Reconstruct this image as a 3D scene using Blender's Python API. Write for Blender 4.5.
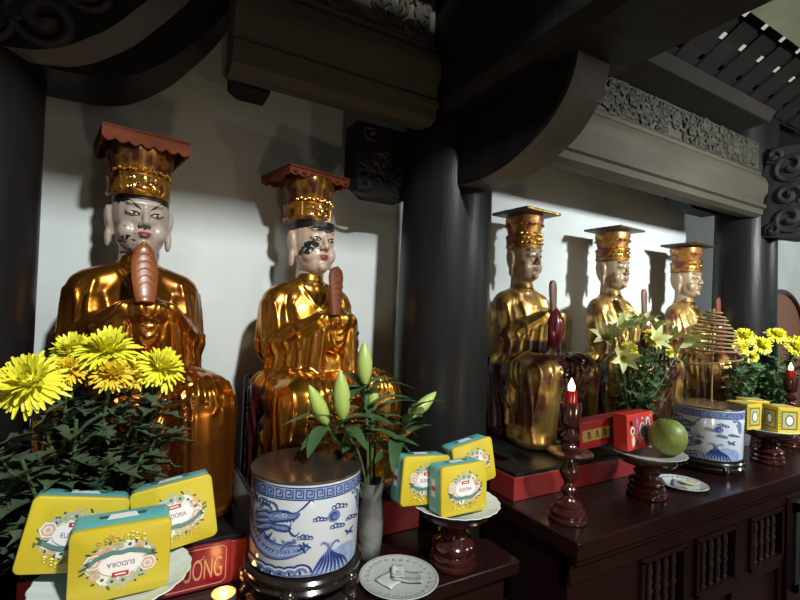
import bpy, bmesh, math, random
import numpy as np
from mathutils import Vector, Matrix, Euler
from mathutils.bvhtree import BVHTree
random.seed(7); rng = np.random.default_rng(7)
for o in list(bpy.data.objects): bpy.data.objects.remove(o)
SC = bpy.context.scene; COL = SC.collection
PI = math.pi; R = math.radians

# ------------------------------------------------------------------ camera
yaw, pitch, roll = R(29.6), R(1.48), R(2.3)
F0 = Vector((math.sin(yaw), math.cos(yaw), 0)); R0 = Vector((math.cos(yaw), -math.sin(yaw), 0)); U0 = Vector((0, 0, 1))
FW = F0*math.cos(pitch) + U0*math.sin(pitch); U1 = U0*math.cos(pitch) - F0*math.sin(pitch)
RT = R0*math.cos(roll) + U1*math.sin(roll); UP = -R0*math.sin(roll) + U1*math.cos(roll)
cd = bpy.data.cameras.new('camera'); cam = bpy.data.objects.new('camera', cd); COL.objects.link(cam)
m = Matrix.Identity(4)
for i in range(3):
    m[i][0] = RT[i]; m[i][1] = UP[i]; m[i][2] = -FW[i]
m[2][3] = 1.5
cam.matrix_world = m
cd.sensor_fit = 'HORIZONTAL'; cd.sensor_width = 36; cd.lens = 36*460/800; cd.clip_start = .02
SC.camera = cam

# ------------------------------------------------------------------ world, lamps, exposure
W = bpy.data.worlds.new('world'); SC.world = W; W.use_nodes = True
bg = W.node_tree.nodes['Background']; bg.inputs[0].default_value = (.86, .86, .66, 1); bg.inputs[1].default_value = .55

def area(name, loc, target, size, power, col, sy=None):
    ld = bpy.data.lights.new(name, 'AREA'); ld.energy = power; ld.color = col; ld.size = size
    if sy: ld.shape = 'RECTANGLE'; ld.size_y = sy
    o = bpy.data.objects.new(name, ld); COL.objects.link(o); o.location = loc
    o.rotation_euler = (Vector(target)-Vector(loc)).to_track_quat('-Z', 'Y').to_euler()
    return o
area('left_bay_lamp', (.46, -1.0, 2.97), (.2, 1.45, 1.5), .13, 95, (.95, 1, .95))
area('right_bay_lamp', (2.20, -.40, 2.20), (2.55, 1.3, 1.50), .14, 34, (.92, 1, .98))
area('ambient_fill', (2.0, -1.7, 1.6), (.9, 1.3, 1.5), 1.1, 4.2, (1, .82, .70))  # soft warm fill added for the ambient light, no fixture
bpy.data.lights['right_bay_lamp'].spread = R(118)
area('far_bay_fill', (4.5, -.3, 2.25), (4.3, 1.5, 1.6), .2, 16, (.92, 1, .98))  # unseen fill added to brighten the wall past the right pillar
area('left_low_fill', (.24, .20, 1.02), (.25, 1.3, 1.25), .10, 1.5, (1, .80, .52))  # low fill added for warm highlights on the left statues' knees
area('right_low_fill', (1.15, .15, 1.12), (1.4, 1.3, 1.25), .10, 1.5, (1, .80, .52))  # matching low fill, added for front highlights on the right-hand statues
SC.view_settings.view_transform = 'Standard'; SC.view_settings.look = 'None'
SC.view_settings.gamma = 1; SC.view_settings.exposure = 0; SC.view_settings.use_curve_mapping = False

# ------------------------------------------------------------------ materials
def mat(name, col, rough=.5, metal=0, spec=.5, coat=0, col2=None, scale=8, thr=.5, soft=.15, bump=0, bscale=40, rough2=None,
        metal2=None, emit=None, estr=0, detail=5, stretch=(1, 1, 1), sss=0, trans=0):
    m = bpy.data.materials.new(name); m.use_nodes = True
    nt = m.node_tree; b = nt.nodes['Principled BSDF']; N = nt.nodes.new; L = nt.links.new
    b.inputs['Base Color'].default_value = (*col, 1); b.inputs['Roughness'].default_value = rough
    b.inputs['Metallic'].default_value = metal; b.inputs['Specular IOR Level'].default_value = spec
    b.inputs['Coat Weight'].default_value = coat; b.inputs['Coat Roughness'].default_value = .12
    if sss: b.inputs['Subsurface Weight'].default_value = sss; b.inputs['Subsurface Radius'].default_value = (.01, .008, .004)
    if trans: b.inputs['Transmission Weight'].default_value = trans
    if emit: b.inputs['Emission Color'].default_value = (*emit, 1); b.inputs['Emission Strength'].default_value = estr
    if col2 or bump:
        tc = N('ShaderNodeTexCoord'); mp = N('ShaderNodeMapping'); mp.inputs['Scale'].default_value = stretch
        L(tc.outputs['Object'], mp.inputs['Vector'])
    if col2:
        nz = N('ShaderNodeTexNoise'); nz.inputs['Scale'].default_value = scale; nz.inputs['Detail'].default_value = detail
        L(mp.outputs[0], nz.inputs['Vector'])
        mr = N('ShaderNodeMapRange'); mr.inputs['From Min'].default_value = thr-soft; mr.inputs['From Max'].default_value = thr+soft
        L(nz.outputs['Fac'], mr.inputs['Value'])
        mx = N('ShaderNodeMix'); mx.data_type = 'RGBA'; mx.inputs['A'].default_value = (*col, 1); mx.inputs['B'].default_value = (*col2, 1)
        L(mr.outputs[0], mx.inputs['Factor']); L(mx.outputs['Result'], b.inputs['Base Color'])
        for k, a0, a1 in (('Roughness', rough, rough2), ('Metallic', metal, metal2)):
            if a1 is not None:
                q = N('ShaderNodeMapRange'); q.inputs['To Min'].default_value = a0; q.inputs['To Max'].default_value = a1
                L(mr.outputs[0], q.inputs['Value']); L(q.outputs[0], b.inputs[k])
    if bump:
        n2 = N('ShaderNodeTexNoise'); n2.inputs['Scale'].default_value = bscale; n2.inputs['Detail'].default_value = 4
        L(mp.outputs[0], n2.inputs['Vector'])
        bp = N('ShaderNodeBump'); bp.inputs['Strength'].default_value = bump; bp.inputs['Distance'].default_value = .01
        L(n2.outputs['Fac'], bp.inputs['Height']); L(bp.outputs[0], b.inputs['Normal'])
    return m

WALL = mat('whitewash', (.60, .63, .63), .85, col2=(.45, .47, .48), scale=2.2, thr=.6, soft=.2, bump=.15, bscale=9, spec=.2)
BLACK = mat('black_lacquered_wood', (.0075, .0072, .0075), .36, col2=(.015, .0145, .0145), scale=6, thr=.55, soft=.25, bump=.12, bscale=18, stretch=(3, 3, .4), spec=.14)
BLACKX = mat('black_beam_wood', (.008, .0075, .007), .6, col2=(.014, .013, .012), scale=6, thr=.55, soft=.25, bump=.2, bscale=18, stretch=(.4, 3, 3), spec=.2)
EDGELIT = mat('painted_edge_light', (.12, .117, .115), .45, col2=(.055, .054, .054), scale=9, thr=.55, soft=.2)  # lighter grey for bracket edges, lamp light put into the colour
GREYW = mat('dusty_grey_wood', (.080, .070, .050), .68, col2=(.045, .039, .029), scale=5, thr=.5, soft=.25, bump=.3, bscale=22, stretch=(.35, 2, 2), spec=.25)
CARVE = mat('dusty_carved_wood', (.050, .044, .034), .7, col2=(.022, .019, .015), scale=30, thr=.5, soft=.2, spec=.3)
DKCARVE = mat('dark_carved_wood', (.030, .0285, .028), .5, col2=(.016, .0155, .015), scale=20, thr=.5, soft=.2, spec=.25)
ALTAR = mat('altar_brown_lacquer', (.0145, .0048, .0045), .25, col2=(.0095, .0034, .0034), scale=7, thr=.5, soft=.25, stretch=(.3, 2, 2), bump=.05, bscale=20, spec=.35)
SPIND = mat('spindle_dark_wood', (.028, .018, .016), .28)
STANDW = mat('turned_red_brown_lacquer', (.038, .008, .0065), .15, col2=(.022, .005, .0045), scale=14, thr=.5, soft=.25, coat=.6)
REDB = mat('red_lacquer', (.26, .022, .020), .35, col2=(.17, .014, .014), scale=9, thr=.5, soft=.25, coat=.2)
REDP = mat('crimson_panel', (.19, .007, .018), .28, coat=.3)
GILT = mat('worn_gilt_line', (.42, .25, .12), .5)
FLOOR = mat('floor_tile', (.16, .085, .06), .5, col2=(.11, .06, .045), scale=4)
ROOF = mat('roof_underside', (.012, .0095, .008), .85, spec=.15, col2=(.008, .0065, .006), scale=10)
PANEL = mat('olive_roof_board', (.11, .11, .065), .8, col2=(.075, .075, .045), scale=5)

GOLD1 = mat('amber_gilt_lacquer', (.46, .165, .016), .29, metal=1, coat=.3, col2=(.13, .035, .008), scale=5, thr=.53, soft=.16, rough2=.22, bump=.025, bscale=9, metal2=.75)
GOLD2 = mat('bright_gilt_lacquer', (.62, .27, .028), .29, metal=1, coat=.3, col2=(.17, .045, .010), scale=6, thr=.57, soft=.15, rough2=.25, bump=.025, bscale=9, metal2=.8)
GOLD3 = mat('worn_gilt', (.80, .50, .13), .34, metal=1, coat=.2, col2=(.11, .036, .014), scale=8, thr=.52, soft=.10, rough2=.4, metal2=.35, bump=.05, bscale=12)
MAROON = mat('maroon_lacquer', (.055, .006, .009), .2, coat=.5, col2=(.05, .006, .008), scale=8)
CUFF = mat('crimson_lacquer_cuff', (.16, .016, .022), .25, coat=.4, col2=(.09, .009, .012), scale=9)
HATR = mat('red_brown_hat_board', (.20, .052, .024), .7, col2=(.13, .032, .015), scale=16, spec=.12)
HATD = mat('dark_hat_board', (.055, .022, .014), .45, col2=(.12, .05, .022), scale=12, thr=.6)
HATG = mat('gilt_hat', (.50, .22, .028), .25, metal=1, coat=.3, col2=(.06, .014, .008), scale=18, thr=.47, soft=.1, metal2=.3)
HATG3 = mat('red_gilt_hat', (.55, .28, .06), .35, metal=.9, col2=(.15, .022, .014), scale=16, thr=.48, soft=.08, metal2=.1)
GILTB = mat('gilt_ornament', (.85, .52, .12), .25, metal=1)
TABO = mat('orange_brown_tablet', (.26, .078, .018), .38, coat=.15, col2=(.17, .045, .012), scale=12)
TABB = mat('red_brown_tablet', (.15, .040, .015), .5, spec=.2, col2=(.09, .02, .010), scale=12)
TABD = mat('brown_tablet', (.16, .075, .035), .45, col2=(.11, .045, .022), scale=12)
FACEG = mat('dull_gilt_face', (.34, .235, .145), .42, metal=.12, col2=(.26, .17, .095), scale=14, thr=.56, soft=.2, coat=.15)
EYEW = mat('eye_white', (.5, .46, .4), .3); INK = mat('ink_black', (.008, .007, .007), .35)
LIPS = mat('red_lips', (.20, .035, .03), .35); SHOE = mat('black_boot', (.012, .009, .009), .25, coat=.4)
GFACE_EYE = mat('faded_eye_paint', (.09, .06, .04), .4)

def face_mat(name, base, spots, nscale=60):
    """painted skin with flaked dark patches of their own shape"""
    m = mat(name, base, .36, coat=.25); nt = m.node_tree; b = nt.nodes['Principled BSDF']; N = nt.nodes.new; L = nt.links.new
    tc = N('ShaderNodeTexCoord'); nz = N('ShaderNodeTexNoise'); nz.inputs['Scale'].default_value = nscale; nz.inputs['Detail'].default_value = 4
    L(tc.outputs['Object'], nz.inputs['Vector'])
    fac = None
    for (c, r, k, bb) in spots:
        sb = N('ShaderNodeVectorMath'); sb.operation = 'SUBTRACT'; sb.inputs[1].default_value = c; L(tc.outputs['Object'], sb.inputs[0])
        dv = N('ShaderNodeVectorMath'); dv.operation = 'DIVIDE'; dv.inputs[1].default_value = r; L(sb.outputs[0], dv.inputs[0])
        ln = N('ShaderNodeVectorMath'); ln.operation = 'LENGTH'; L(dv.outputs[0], ln.inputs[0])
        ma = N('ShaderNodeMath'); ma.operation = 'MULTIPLY_ADD'; ma.inputs[1].default_value = k; L(nz.outputs['Fac'], ma.inputs[0]); L(ln.outputs['Value'], ma.inputs[2])
        mr = N('ShaderNodeMapRange'); mr.inputs['From Min'].default_value = 1+k*bb-.04; mr.inputs['From Max'].default_value = 1+k*bb+.04
        mr.inputs['To Min'].default_value = 1; mr.inputs['To Max'].default_value = 0; L(ma.outputs[0], mr.inputs['Value'])
        if fac is None: fac = mr.outputs[0]
        else:
            mm = N('ShaderNodeMath'); mm.operation = 'MAXIMUM'; L(fac, mm.inputs[0]); L(mr.outputs[0], mm.inputs[1]); fac = mm.outputs[0]
    mx = N('ShaderNodeMix'); mx.data_type = 'RGBA'; mx.inputs['A'].default_value = (*base, 1); mx.inputs['B'].default_value = (.012, .010, .012, 1)
    L(fac, mx.inputs['Factor']); L(mx.outputs['Result'], b.inputs['Base Color'])
    return m
FACE1 = face_mat('pale_painted_face', (.34, .272, .228), [((-.040, -.06, .652), (.034, .05, .030), 9, .37), ((-.02, -.07, .638), (.02, .05, .012), 9, .38), ((-.052, -.03, .748), (.016, .04, .008), 3.0, .45)], 150)
FACE2 = face_mat('pink_painted_face', (.42, .30, .232), [((-.040, -.065, .700), (.014, .04, .014), 2.2, .5), ((-.026, -.065, .703), (.014, .04, .007), 2.2, .5), ((.004, -.07, .746), (.034, .05, .008), 2.0, .5), ((-.050, -.04, .682), (.007, .04, .014), 2.2, .5), ((-.066, .0, .758), (.022, .04, .018), 1.0, .5)])

YEL = mat('yellow_tin', (.55, .43, .028), .38, col2=(.50, .39, .025), scale=6); TEAL = mat('teal_tin', (.11, .36, .38), .4)
CREAM = mat('printed_cream', (.68, .67, .64), .5); PINK = mat('printed_pink', (.58, .36, .29), .5); SAGE = mat('printed_sage', (.36, .40, .31), .5)
DKG = mat('printed_dark_green', (.035, .085, .06), .5); RIB = mat('printed_ribbon', (.09, .20, .19), .5); PURP = mat('printed_purple', (.12, .035, .16), .5)
PRED = mat('printed_red', (.45, .02, .03), .45); PGOLD = mat('printed_gold', (.58, .47, .10), .35, metal=.3)
PORC = mat('white_porcelain', (.52, .56, .62), .12, coat=.4); BLU = mat('cobalt_blue', (.022, .045, .19), .15, coat=.4)
MIDB = mat('cobalt_wash', (.15, .21, .42), .15, coat=.4, col2=(.09, .14, .34), scale=60); LTB = mat('pale_cobalt_wash', (.30, .37, .56), .15, coat=.4, col2=(.2, .27, .48), scale=70)
LIDM = mat('dull_bronze_lid', (.20, .165, .13), .2, metal=.85, col2=(.13, .1, .075), scale=5)
SAND = mat('incense_ash', (.20, .17, .14), .9); CERA = mat('glazed_white_plate', (.62, .66, .65), .15, coat=.4)
VASEM = mat('grey_marbled_vase', (.16, .16, .16), .35, col2=(.05, .05, .055), scale=16, thr=.5, soft=.1)
VASEW = mat('plain_vase', (.12, .12, .13), .3)
PETAL = mat('yellow_petal', (.72, .67, .035), .5, sss=.1); PETALG = mat('gold_petal', (.70, .50, .02), .5, sss=.1)
LEAF = mat('chrysanthemum_leaf', (.045, .066, .036), .5, col2=(.065, .090, .05), scale=25); LEAF2 = mat('bright_leaf', (.075, .15, .055), .5, col2=(.05, .10, .04), scale=25)
LILYL = mat('lily_leaf', (.035, .075, .028), .35, col2=(.05, .10, .04), scale=10); STEM = mat('green_stem', (.06, .11, .035), .5)
BUD = mat('lily_bud', (.40, .50, .13), .4, col2=(.30, .42, .10), scale=12, stretch=(1, 1, .2), sss=.1); LILY = mat('pale_lily_petal', (.66, .70, .33), .45, sss=.1)
POM = mat('pomelo_skin', (.19, .25, .055), .42, col2=(.15, .205, .04), scale=10, bump=.15, bscale=120)
BULB = mat('lit_bulb', (.9, .5, .3), .3, emit=(1, .55, .25), estr=9); CUPR = mat('red_glass_cup', (.18, .005, .007), .12, trans=.2, emit=(.9, .04, .02), estr=.06)
FLAME = mat('candle_flame', (1, .6, .2), .5, emit=(1, .62, .22), estr=14); WAX = mat('candle_wax', (.8, .45, .18), .5, emit=(1, .38, .08), estr=1.2); FOIL = mat('tealight_cup', (.6, .6, .6), .3, metal=.9)
GIFTD = mat('dark_red_carton', (.20, .010, .012), .35); GIFTR = mat('bright_red_carton', (.58, .035, .03), .4); OCHRE = mat('ochre_band', (.34, .22, .04), .4, metal=.3)
BKW = mat('printed_white', (.75, .72, .72), .5); BKB = mat('printed_blue', (.12, .16, .38), .5); BKG = mat('printed_grey', (.10, .09, .09), .5); BKO = mat('printed_orange', (.75, .25, .04), .5)
BOXY = mat('yellow_carton', (.55, .36, .025), .4); BOXP = mat('printed_olive', (.10, .10, .04), .5); BOXG = mat('printed_straw', (.34, .32, .12), .5)
COIL = mat('incense_coil', (.20, .13, .05), .8); NOTE = mat('banknote', (.35, .36, .37), .6, col2=(.22, .23, .24), scale=60); NOTE2 = mat('pale_paper', (.5, .53, .5), .6, col2=(.36, .4, .4), scale=40)
PRINT = mat('plate_grey_print', (.24, .26, .25), .3); WIRE = mat('cable', (.01, .01, .01), .5)

# ------------------------------------------------------------------ mesh helpers
class MB:
    def __init__(s): s.v = []; s.f = []; s.mi = []
    def add(s, vs, fs, k=0):
        n = len(s.v); s.v += [tuple(p) for p in vs]; s.f += [tuple(i+n for i in f) for f in fs]; s.mi += [k]*len(fs); return s
    def box(s, lo, hi, k=0):
        x0, y0, z0 = lo; x1, y1, z1 = hi
        return s.add([(x0, y0, z0), (x1, y0, z0), (x1, y1, z0), (x0, y1, z0), (x0, y0, z1), (x1, y0, z1), (x1, y1, z1), (x0, y1, z1)],
                     [(0, 3, 2, 1), (4, 5, 6, 7), (0, 1, 5, 4), (1, 2, 6, 5), (2, 3, 7, 6), (3, 0, 4, 7)], k)
    def lathe(s, prof, c=(0, 0, 0), n=32, sx=1, sy=1, k=0, capb=True, capt=True, flute=None):
        vs = []; fs = []
        for (r, z) in prof:
            for i in range(n):
                a = 2*PI*i/n; q = r*(flute(a, z) if flute else 1)
                vs.append((c[0]+q*sx*math.cos(a), c[1]+q*sy*math.sin(a), c[2]+z))
        for j in range(len(prof)-1):
            for i in range(n):
                a, b = j*n+i, j*n+(i+1) % n; fs.append((a, b, b+n, a+n))
        if capb: fs.append(tuple(range(n-1, -1, -1)))
        if capt: fs.append(tuple(range((len(prof)-1)*n, len(prof)*n)))
        return s.add(vs, fs, k)
    def ell(s, c, r, rot=None, n=20, m=12, k=0):
        vs = [(0, 0, -1)]; fs = []
        for j in range(1, m):
            t = -PI/2+PI*j/m
            for i in range(n):
                a = 2*PI*i/n; vs.append((math.cos(t)*math.cos(a), math.cos(t)*math.sin(a), math.sin(t)))
        vs.append((0, 0, 1)); top = len(vs)-1
        for i in range(n):
            fs.append((0, 1+(i+1) % n, 1+i)); b = 1+(m-2)*n; fs.append((top, b+i, b+(i+1) % n))
        for j in range(m-2):
            for i in range(n):
                a, b = 1+j*n+i, 1+j*n+(i+1) % n; fs.append((a, b, b+n, a+n))
        M_ = Euler(rot).to_matrix() if rot else Matrix.Identity(3)
        out = [Vector(c)+M_ @ Vector((p[0]*r[0], p[1]*r[1], p[2]*r[2])) for p in vs]
        return s.add(out, fs, k)
    def tube(s, pts, rad, n=10, k=0, closed=False, flat=1.0, round_ends=False):
        P = [Vector(p) for p in pts]; L = len(P)
        rad = [rad]*L if not hasattr(rad, '__len__') else list(rad)
        if round_ends:
            d0 = (P[0]-P[1]).normalized(); d1 = (P[-1]-P[-2]).normalized(); q0, q1 = rad[0], rad[-1]
            pre = [(P[0]+d0*q0*math.sin(a), q0*max(math.cos(a), .02)) for a in (1.57, 1.05, .52)]
            post = [(P[-1]+d1*q1*math.sin(a), q1*max(math.cos(a), .02)) for a in (.52, 1.05, 1.57)]
            P = [p for p, _ in pre]+P+[p for p, _ in post]; rad = [r for _, r in pre]+rad+[r for _, r in post]; L = len(P)
        vs = []; fs = []; nrm = None
        for i in range(L):
            if closed: t = P[(i+1) % L]-P[i-1]
            else: t = P[min(i+1, L-1)]-P[max(i-1, 0)]
            if t.length < 1e-9: t = Vector((0, 0, 1))
            t.normalize()
            if nrm is None: nrm = t.cross(Vector((0, 0, 1)) if abs(t.z) < .9 else Vector((1, 0, 0))).normalized()
            else: nrm = (nrm-t*nrm.dot(t)).normalized()
            b = t.cross(nrm)
            for j in range(n):
                a = 2*PI*j/n; vs.append(P[i]+(nrm*math.cos(a)+b*math.sin(a)*flat)*rad[i])
        for i in range(L if closed else L-1):
            for j in range(n):
                a, b = i*n+j, i*n+(j+1) % n; c, d = ((i+1) % L)*n+j, ((i+1) % L)*n+(j+1) % n; fs.append((a, b, d, c))
        if not closed: fs.append(tuple(range(n-1, -1, -1))); fs.append(tuple(range((L-1)*n, L*n)))
        return s.add(vs, fs, k)
    def prism(s, poly, fn, d0, d1, k=0):
        """poly of (a,b), fn(a,b,d)->point"""
        n = len(poly); vs = [fn(a, b, d0) for a, b in poly]+[fn(a, b, d1) for a, b in poly]
        fs = [tuple(range(n-1, -1, -1)), tuple(range(n, 2*n))]+[(i, (i+1) % n, n+(i+1) % n, n+i) for i in range(n)]
        return s.add(vs, fs, k)
    def grid(s, fn, nu, nv, k=0):
        vs = [fn(i/nu, j/nv) for j in range(nv+1) for i in range(nu+1)]
        fs = [(j*(nu+1)+i, j*(nu+1)+i+1, (j+1)*(nu+1)+i+1, (j+1)*(nu+1)+i) for j in range(nv) for i in range(nu)]
        return s.add(vs, fs, k)
    def mesh(s, name, mats, smooth=True, angle=40, fixn=True):
        me = bpy.data.meshes.new(name); me.from_pydata(s.v, [], s.f)
        for q in (mats if isinstance(mats, (list, tuple)) else [mats]): me.materials.append(q)
        me.polygons.foreach_set('material_index', s.mi)
        if fixn:
            bm = bmesh.new(); bm.from_mesh(me); bmesh.ops.recalc_face_normals(bm, faces=bm.faces); bm.to_mesh(me); bm.free()
        if smooth:
            me.polygons.foreach_set('use_smooth', [True]*len(me.polygons)); me.set_sharp_from_angle(angle=R(angle))
        me.update(); return me
    def build(s, name, mats, parent=None, smooth=True, angle=40, bevel=0, fixn=True):
        return link(name, s.mesh(name, mats, smooth, angle, fixn), parent, bevel)

def link(name, me, parent=None, bevel=0):
    o = bpy.data.objects.new(name, me); COL.objects.link(o)
    if parent: o.parent = parent
    if bevel:
        b = o.modifiers.new('bevel', 'BEVEL'); b.width = bevel; b.segments = 2; b.limit_method = 'ANGLE'; b.angle_limit = R(50)
    return o
def tag(o, label, cat, group=None):
    o['label'] = label; o['category'] = cat
    if group: o['group'] = group
    return o
def thing(name, label, cat, loc=(0, 0, 0), rz=0, group=None, rot=None):
    o = bpy.data.objects.new(name, None); COL.objects.link(o); o.empty_display_size = .05
    o.location = loc; o.rotation_euler = rot or (0, 0, rz); return tag(o, label, cat, group)
def struct(o): o['kind'] = 'structure'; return o
def dup(root, loc=None, rot=None, label=None):
    r = root.copy(); COL.objects.link(r)
    if loc is not None: r.location = loc
    if rot is not None: r.rotation_euler = rot
    if label: r['label'] = label
    for ch in list(root.children):
        c = ch.copy(); COL.objects.link(c); c.parent = r
        for g in list(ch.children):
            d = g.copy(); COL.objects.link(d); d.parent = c
    return r
def baked(o):
    dg = bpy.context.evaluated_depsgraph_get(); me = bpy.data.meshes.new_from_object(o.evaluated_get(dg)); return me
def remesh(mb, voxel, iters=6, fac=.5):
    me = mb.mesh('tmp', [], smooth=False); o = bpy.data.objects.new('tmp', me); COL.objects.link(o)
    r = o.modifiers.new('r', 'REMESH'); r.mode = 'VOXEL'; r.voxel_size = voxel
    s = o.modifiers.new('s', 'SMOOTH'); s.iterations = iters; s.factor = fac
    bpy.context.view_layer.update(); out = baked(o); bpy.data.objects.remove(o); bpy.data.meshes.remove(me); return out
def coords(me):
    a = np.empty(len(me.vertices)*3); me.vertices.foreach_get('co', a); return a.reshape(-1, 3)
def normals(me):
    a = np.empty(len(me.vertices)*3); me.vertex_normals.foreach_get('vector', a); return a.reshape(-1, 3)
def bvh(me): return BVHTree.FromPolygons([v.co.copy() for v in me.vertices], [tuple(p.vertices) for p in me.polygons])
def spline(pts, n=16):
    """Catmull-Rom through pts"""
    P = [np.array(p, float) for p in pts]; P = [2*P[0]-P[1]]+P+[2*P[-1]-P[-2]]; out = []
    for i in range(1, len(P)-2):
        for j in range(n):
            t = j/n; a, b, c, d = P[i-1:i+3]
            out.append(.5*((2*b)+(-a+c)*t+(2*a-5*b+4*c-d)*t*t+(-a+3*b-3*c+d)*t**3))
    out.append(P[-2]); return [tuple(p) for p in out]
def text_mesh(body, width, depth=.0003, height=None):
    cu = bpy.data.curves.new('txt', 'FONT'); cu.body = body; cu.align_x = 'CENTER'; cu.align_y = 'CENTER'; cu.size = 1; cu.extrude = 0; cu.fill_mode = 'FRONT'
    o = bpy.data.objects.new('txt', cu); COL.objects.link(o); bpy.context.view_layer.update(); me = baked(o); bpy.data.objects.remove(o)
    v = coords(me); lo, hi = v.min(0), v.max(0); s = width/(hi[0]-lo[0]); sy = s if height is None else height/(hi[1]-lo[1])
    v = (v-(lo+hi)/2)*np.array([s, sy, 1]); me.vertices.foreach_set('co', v.ravel()); me.update(); return me
def text_on(mb, body, width, fn, k, height=None):
    me = text_mesh(body, width, height=height); mb.add([fn(v.co.x, v.co.y) for v in me.vertices], [tuple(p.vertices) for p in me.polygons], k); bpy.data.meshes.remove(me)
def scroll_path(cx, cz, r, turns, a0, sgn, n=26):
    return [(cx+r*(1-t)**.8*math.cos(a0+sgn*turns*2*PI*t), cz+r*(1-t)**.8*math.sin(a0+sgn*turns*2*PI*t)) for t in [i/n*.92 for i in range(n+1)]]

# ------------------------------------------------------------------ the room
def room():
    q = MB().box((-2.6, 1.6, 0), (5.6, 1.75, 3.0)).build('wall_back', WALL, smooth=False); struct(q)
    q = MB().box((-2.75, -2.6, 0), (-2.6, 1.75, 4.6)).build('wall_left', WALL, smooth=False); struct(q)
    q = MB().box((5.6, -2.6, 0), (5.75, 1.75, 4.6)).build('wall_right', WALL, smooth=False); struct(q)
    q = MB().box((-2.75, -2.75, 0), (5.75, -2.6, 5.2)).build('wall_front', WALL, smooth=False); struct(q)
    q = MB().box((-2.75, -2.75, -.1), (5.75, 1.75, 0)).build('floor', FLOOR, smooth=False); struct(q)
    # pitched lattice roof: rafters up the slope, battens across, gaps to daylight
    s = .6
    def zr(y): return 2.6+(1.2-y)*s
    mb = MB()
    def slab(x0, x1, y0, y1, dz, th):
        mb.add([(x, y, zr(y)+dz+d) for d in (0, th) for (x, y) in ((x0, y0), (x1, y0), (x1, y1), (x0, y1))],
               [(0, 3, 2, 1), (4, 5, 6, 7), (0, 1, 5, 4), (1, 2, 6, 5), (2, 3, 7, 6), (3, 0, 4, 7)])
    slab(-2.75, 1.3, -2.7, 1.75, .06, .06); slab(3.35, 5.75, -2.7, 1.75, .06, .06); slab(1.3, 3.35, -2.7, .86, .06, .06); slab(1.3, 3.35, 1.12, 1.75, .06, .06)
    x = 1.3
    while x < 3.35: slab(x, x+.122, .84, 1.15, 0, .012); x += .162
    y = .86
    while y < 1.15: slab(1.3, 3.35, y, y+.058, .013, .008); y += .085
    struct(mb.build('ceiling', ROOF, smooth=False))
    p = MB(); p.add([(x, y, zr(y)-.03-d) for d in (0, .03) for (x, y) in ((1.3, .1), (4.2, .1), (4.2, .885), (1.3, .885))],
               [(0, 3, 2, 1), (4, 5, 6, 7), (0, 1, 5, 4), (1, 2, 6, 5), (2, 3, 7, 6), (3, 0, 4, 7)])
    struct(p.build('trim_1', PANEL, smooth=False))
room()

def relief(mb, face, a0, a1, b0, b1, n, rmin, rmax, tube=.009, seed=1, test=None):
    """carved scrollwork: spirals and leaf strokes standing proud of a face; face(a, b, d) -> point"""
    rg = random.Random(seed); k = 0; tries = 0
    while k < n and tries < n*20:
        tries += 1
        a = rg.uniform(a0, a1); b = rg.uniform(b0, b1)
        if test and not test(a, b): continue
        r = rg.uniform(rmin, rmax); k += 1
        pts = scroll_path(a, b, r, rg.uniform(1.0, 1.7), rg.uniform(0, 6.28), rg.choice((-1, 1)), 18)
        pts = [(min(max(p[0], a0), a1), min(max(p[1], b0), b1)) for p in pts]
        w = tube*rg.uniform(.7, 1.3)
        mb.tube([face(p[0], p[1], w*.3) for p in pts], [w*(.5+.7*i/18) for i in range(19)], n=6)

def pillar(x, y, r, label):
    t = thing('wooden_pillar', label, 'pillar', (x, y, 0))
    MB().lathe([(r*1.01, .12), (r*1.03, .9), (r*1.0, 1.6), (r*.97, 2.05), (r*.95, 2.75)], n=48).build('shaft', BLACK, t)
    MB().lathe([(r*1.25, 0), (r*1.35, .03), (r*1.35, .08), (r*1.1, .12)], n=40).build('plinth', GREYW, t)
    return t
pillar(-.368, 1.345, .160, 'black round timber pillar at the left edge, behind the yellow chrysanthemums')
pillar(.91, 1.30, .155, 'thick black round pillar in the middle, between two groups of statues')
t3 = pillar(2.97, 1.30, .15, 'black round pillar on the right behind the farthest statue')
cp = MB(); cp.box((2.80, 1.10, 2.46), (3.14, 1.5, 2.50)); cp.box((2.77, 1.07, 2.50), (3.17, 1.5, 2.535))
for a in (2.80, 2.92, 3.04): cp.tube([(a+.035+p[0], 1.07, 2.585+p[1]) for p in scroll_path(0, 0, .05, 1.3, 0, 1, 18)], .013, n=8)
cp.box((2.79, 1.09, 2.535), (3.15, 1.5, 2.64)); cp.build('capital', DKCARVE, t3, bevel=.006)

def long_beam(name, label, x0, x1, seed, chamf0=0, chamf1=0):
    t = thing(name, label, 'beam', (x0, 1.3, 2.08))
    L = x1-x0
    prof = [(-.03, .012), (-.10, .0), (-.13, .012), (-.13, .040), (-.145, .046), (-.145, .062), (-.13, .068), (-.135, .10), (-.15, .13), (-.152, .17), (-.14, .205), (-.12, .225), (-.12, .24), (-.105, .245), (-.105, .40), (-.03, .40)]
    mb = MB(); n = len(prof); secs = 12
    vs = []
    for i in range(secs+1):
        q = i/secs
        for (y, z) in prof:
            c1 = chamf1*max(0, abs(z-.17)-.02)*.9
            vs.append((q*(L-c1), y, z))
    fs = [(i*n+j, i*n+(j+1) % n, (i+1)*n+(j+1) % n, (i+1)*n+j) for i in range(secs) for j in range(n)]+[tuple(range(n-1, -1, -1)), tuple(range(secs*n, secs*n+n))]
    mb.add(vs, fs); mb.build('beam_body', GREYW, t, angle=25)
    cv = MB(); relief(cv, lambda a, b, d: (a, -.107-d, b), .02, L-.03, .255, .395, int(L*85), .02, .05, .010, seed)
    for zz in (.252, .396): cv.tube([(.0, -.107, zz), (L-.02, -.107, zz)], .007, n=6)
    cv.build('carved_frieze', CARVE, t)
    return t
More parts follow.
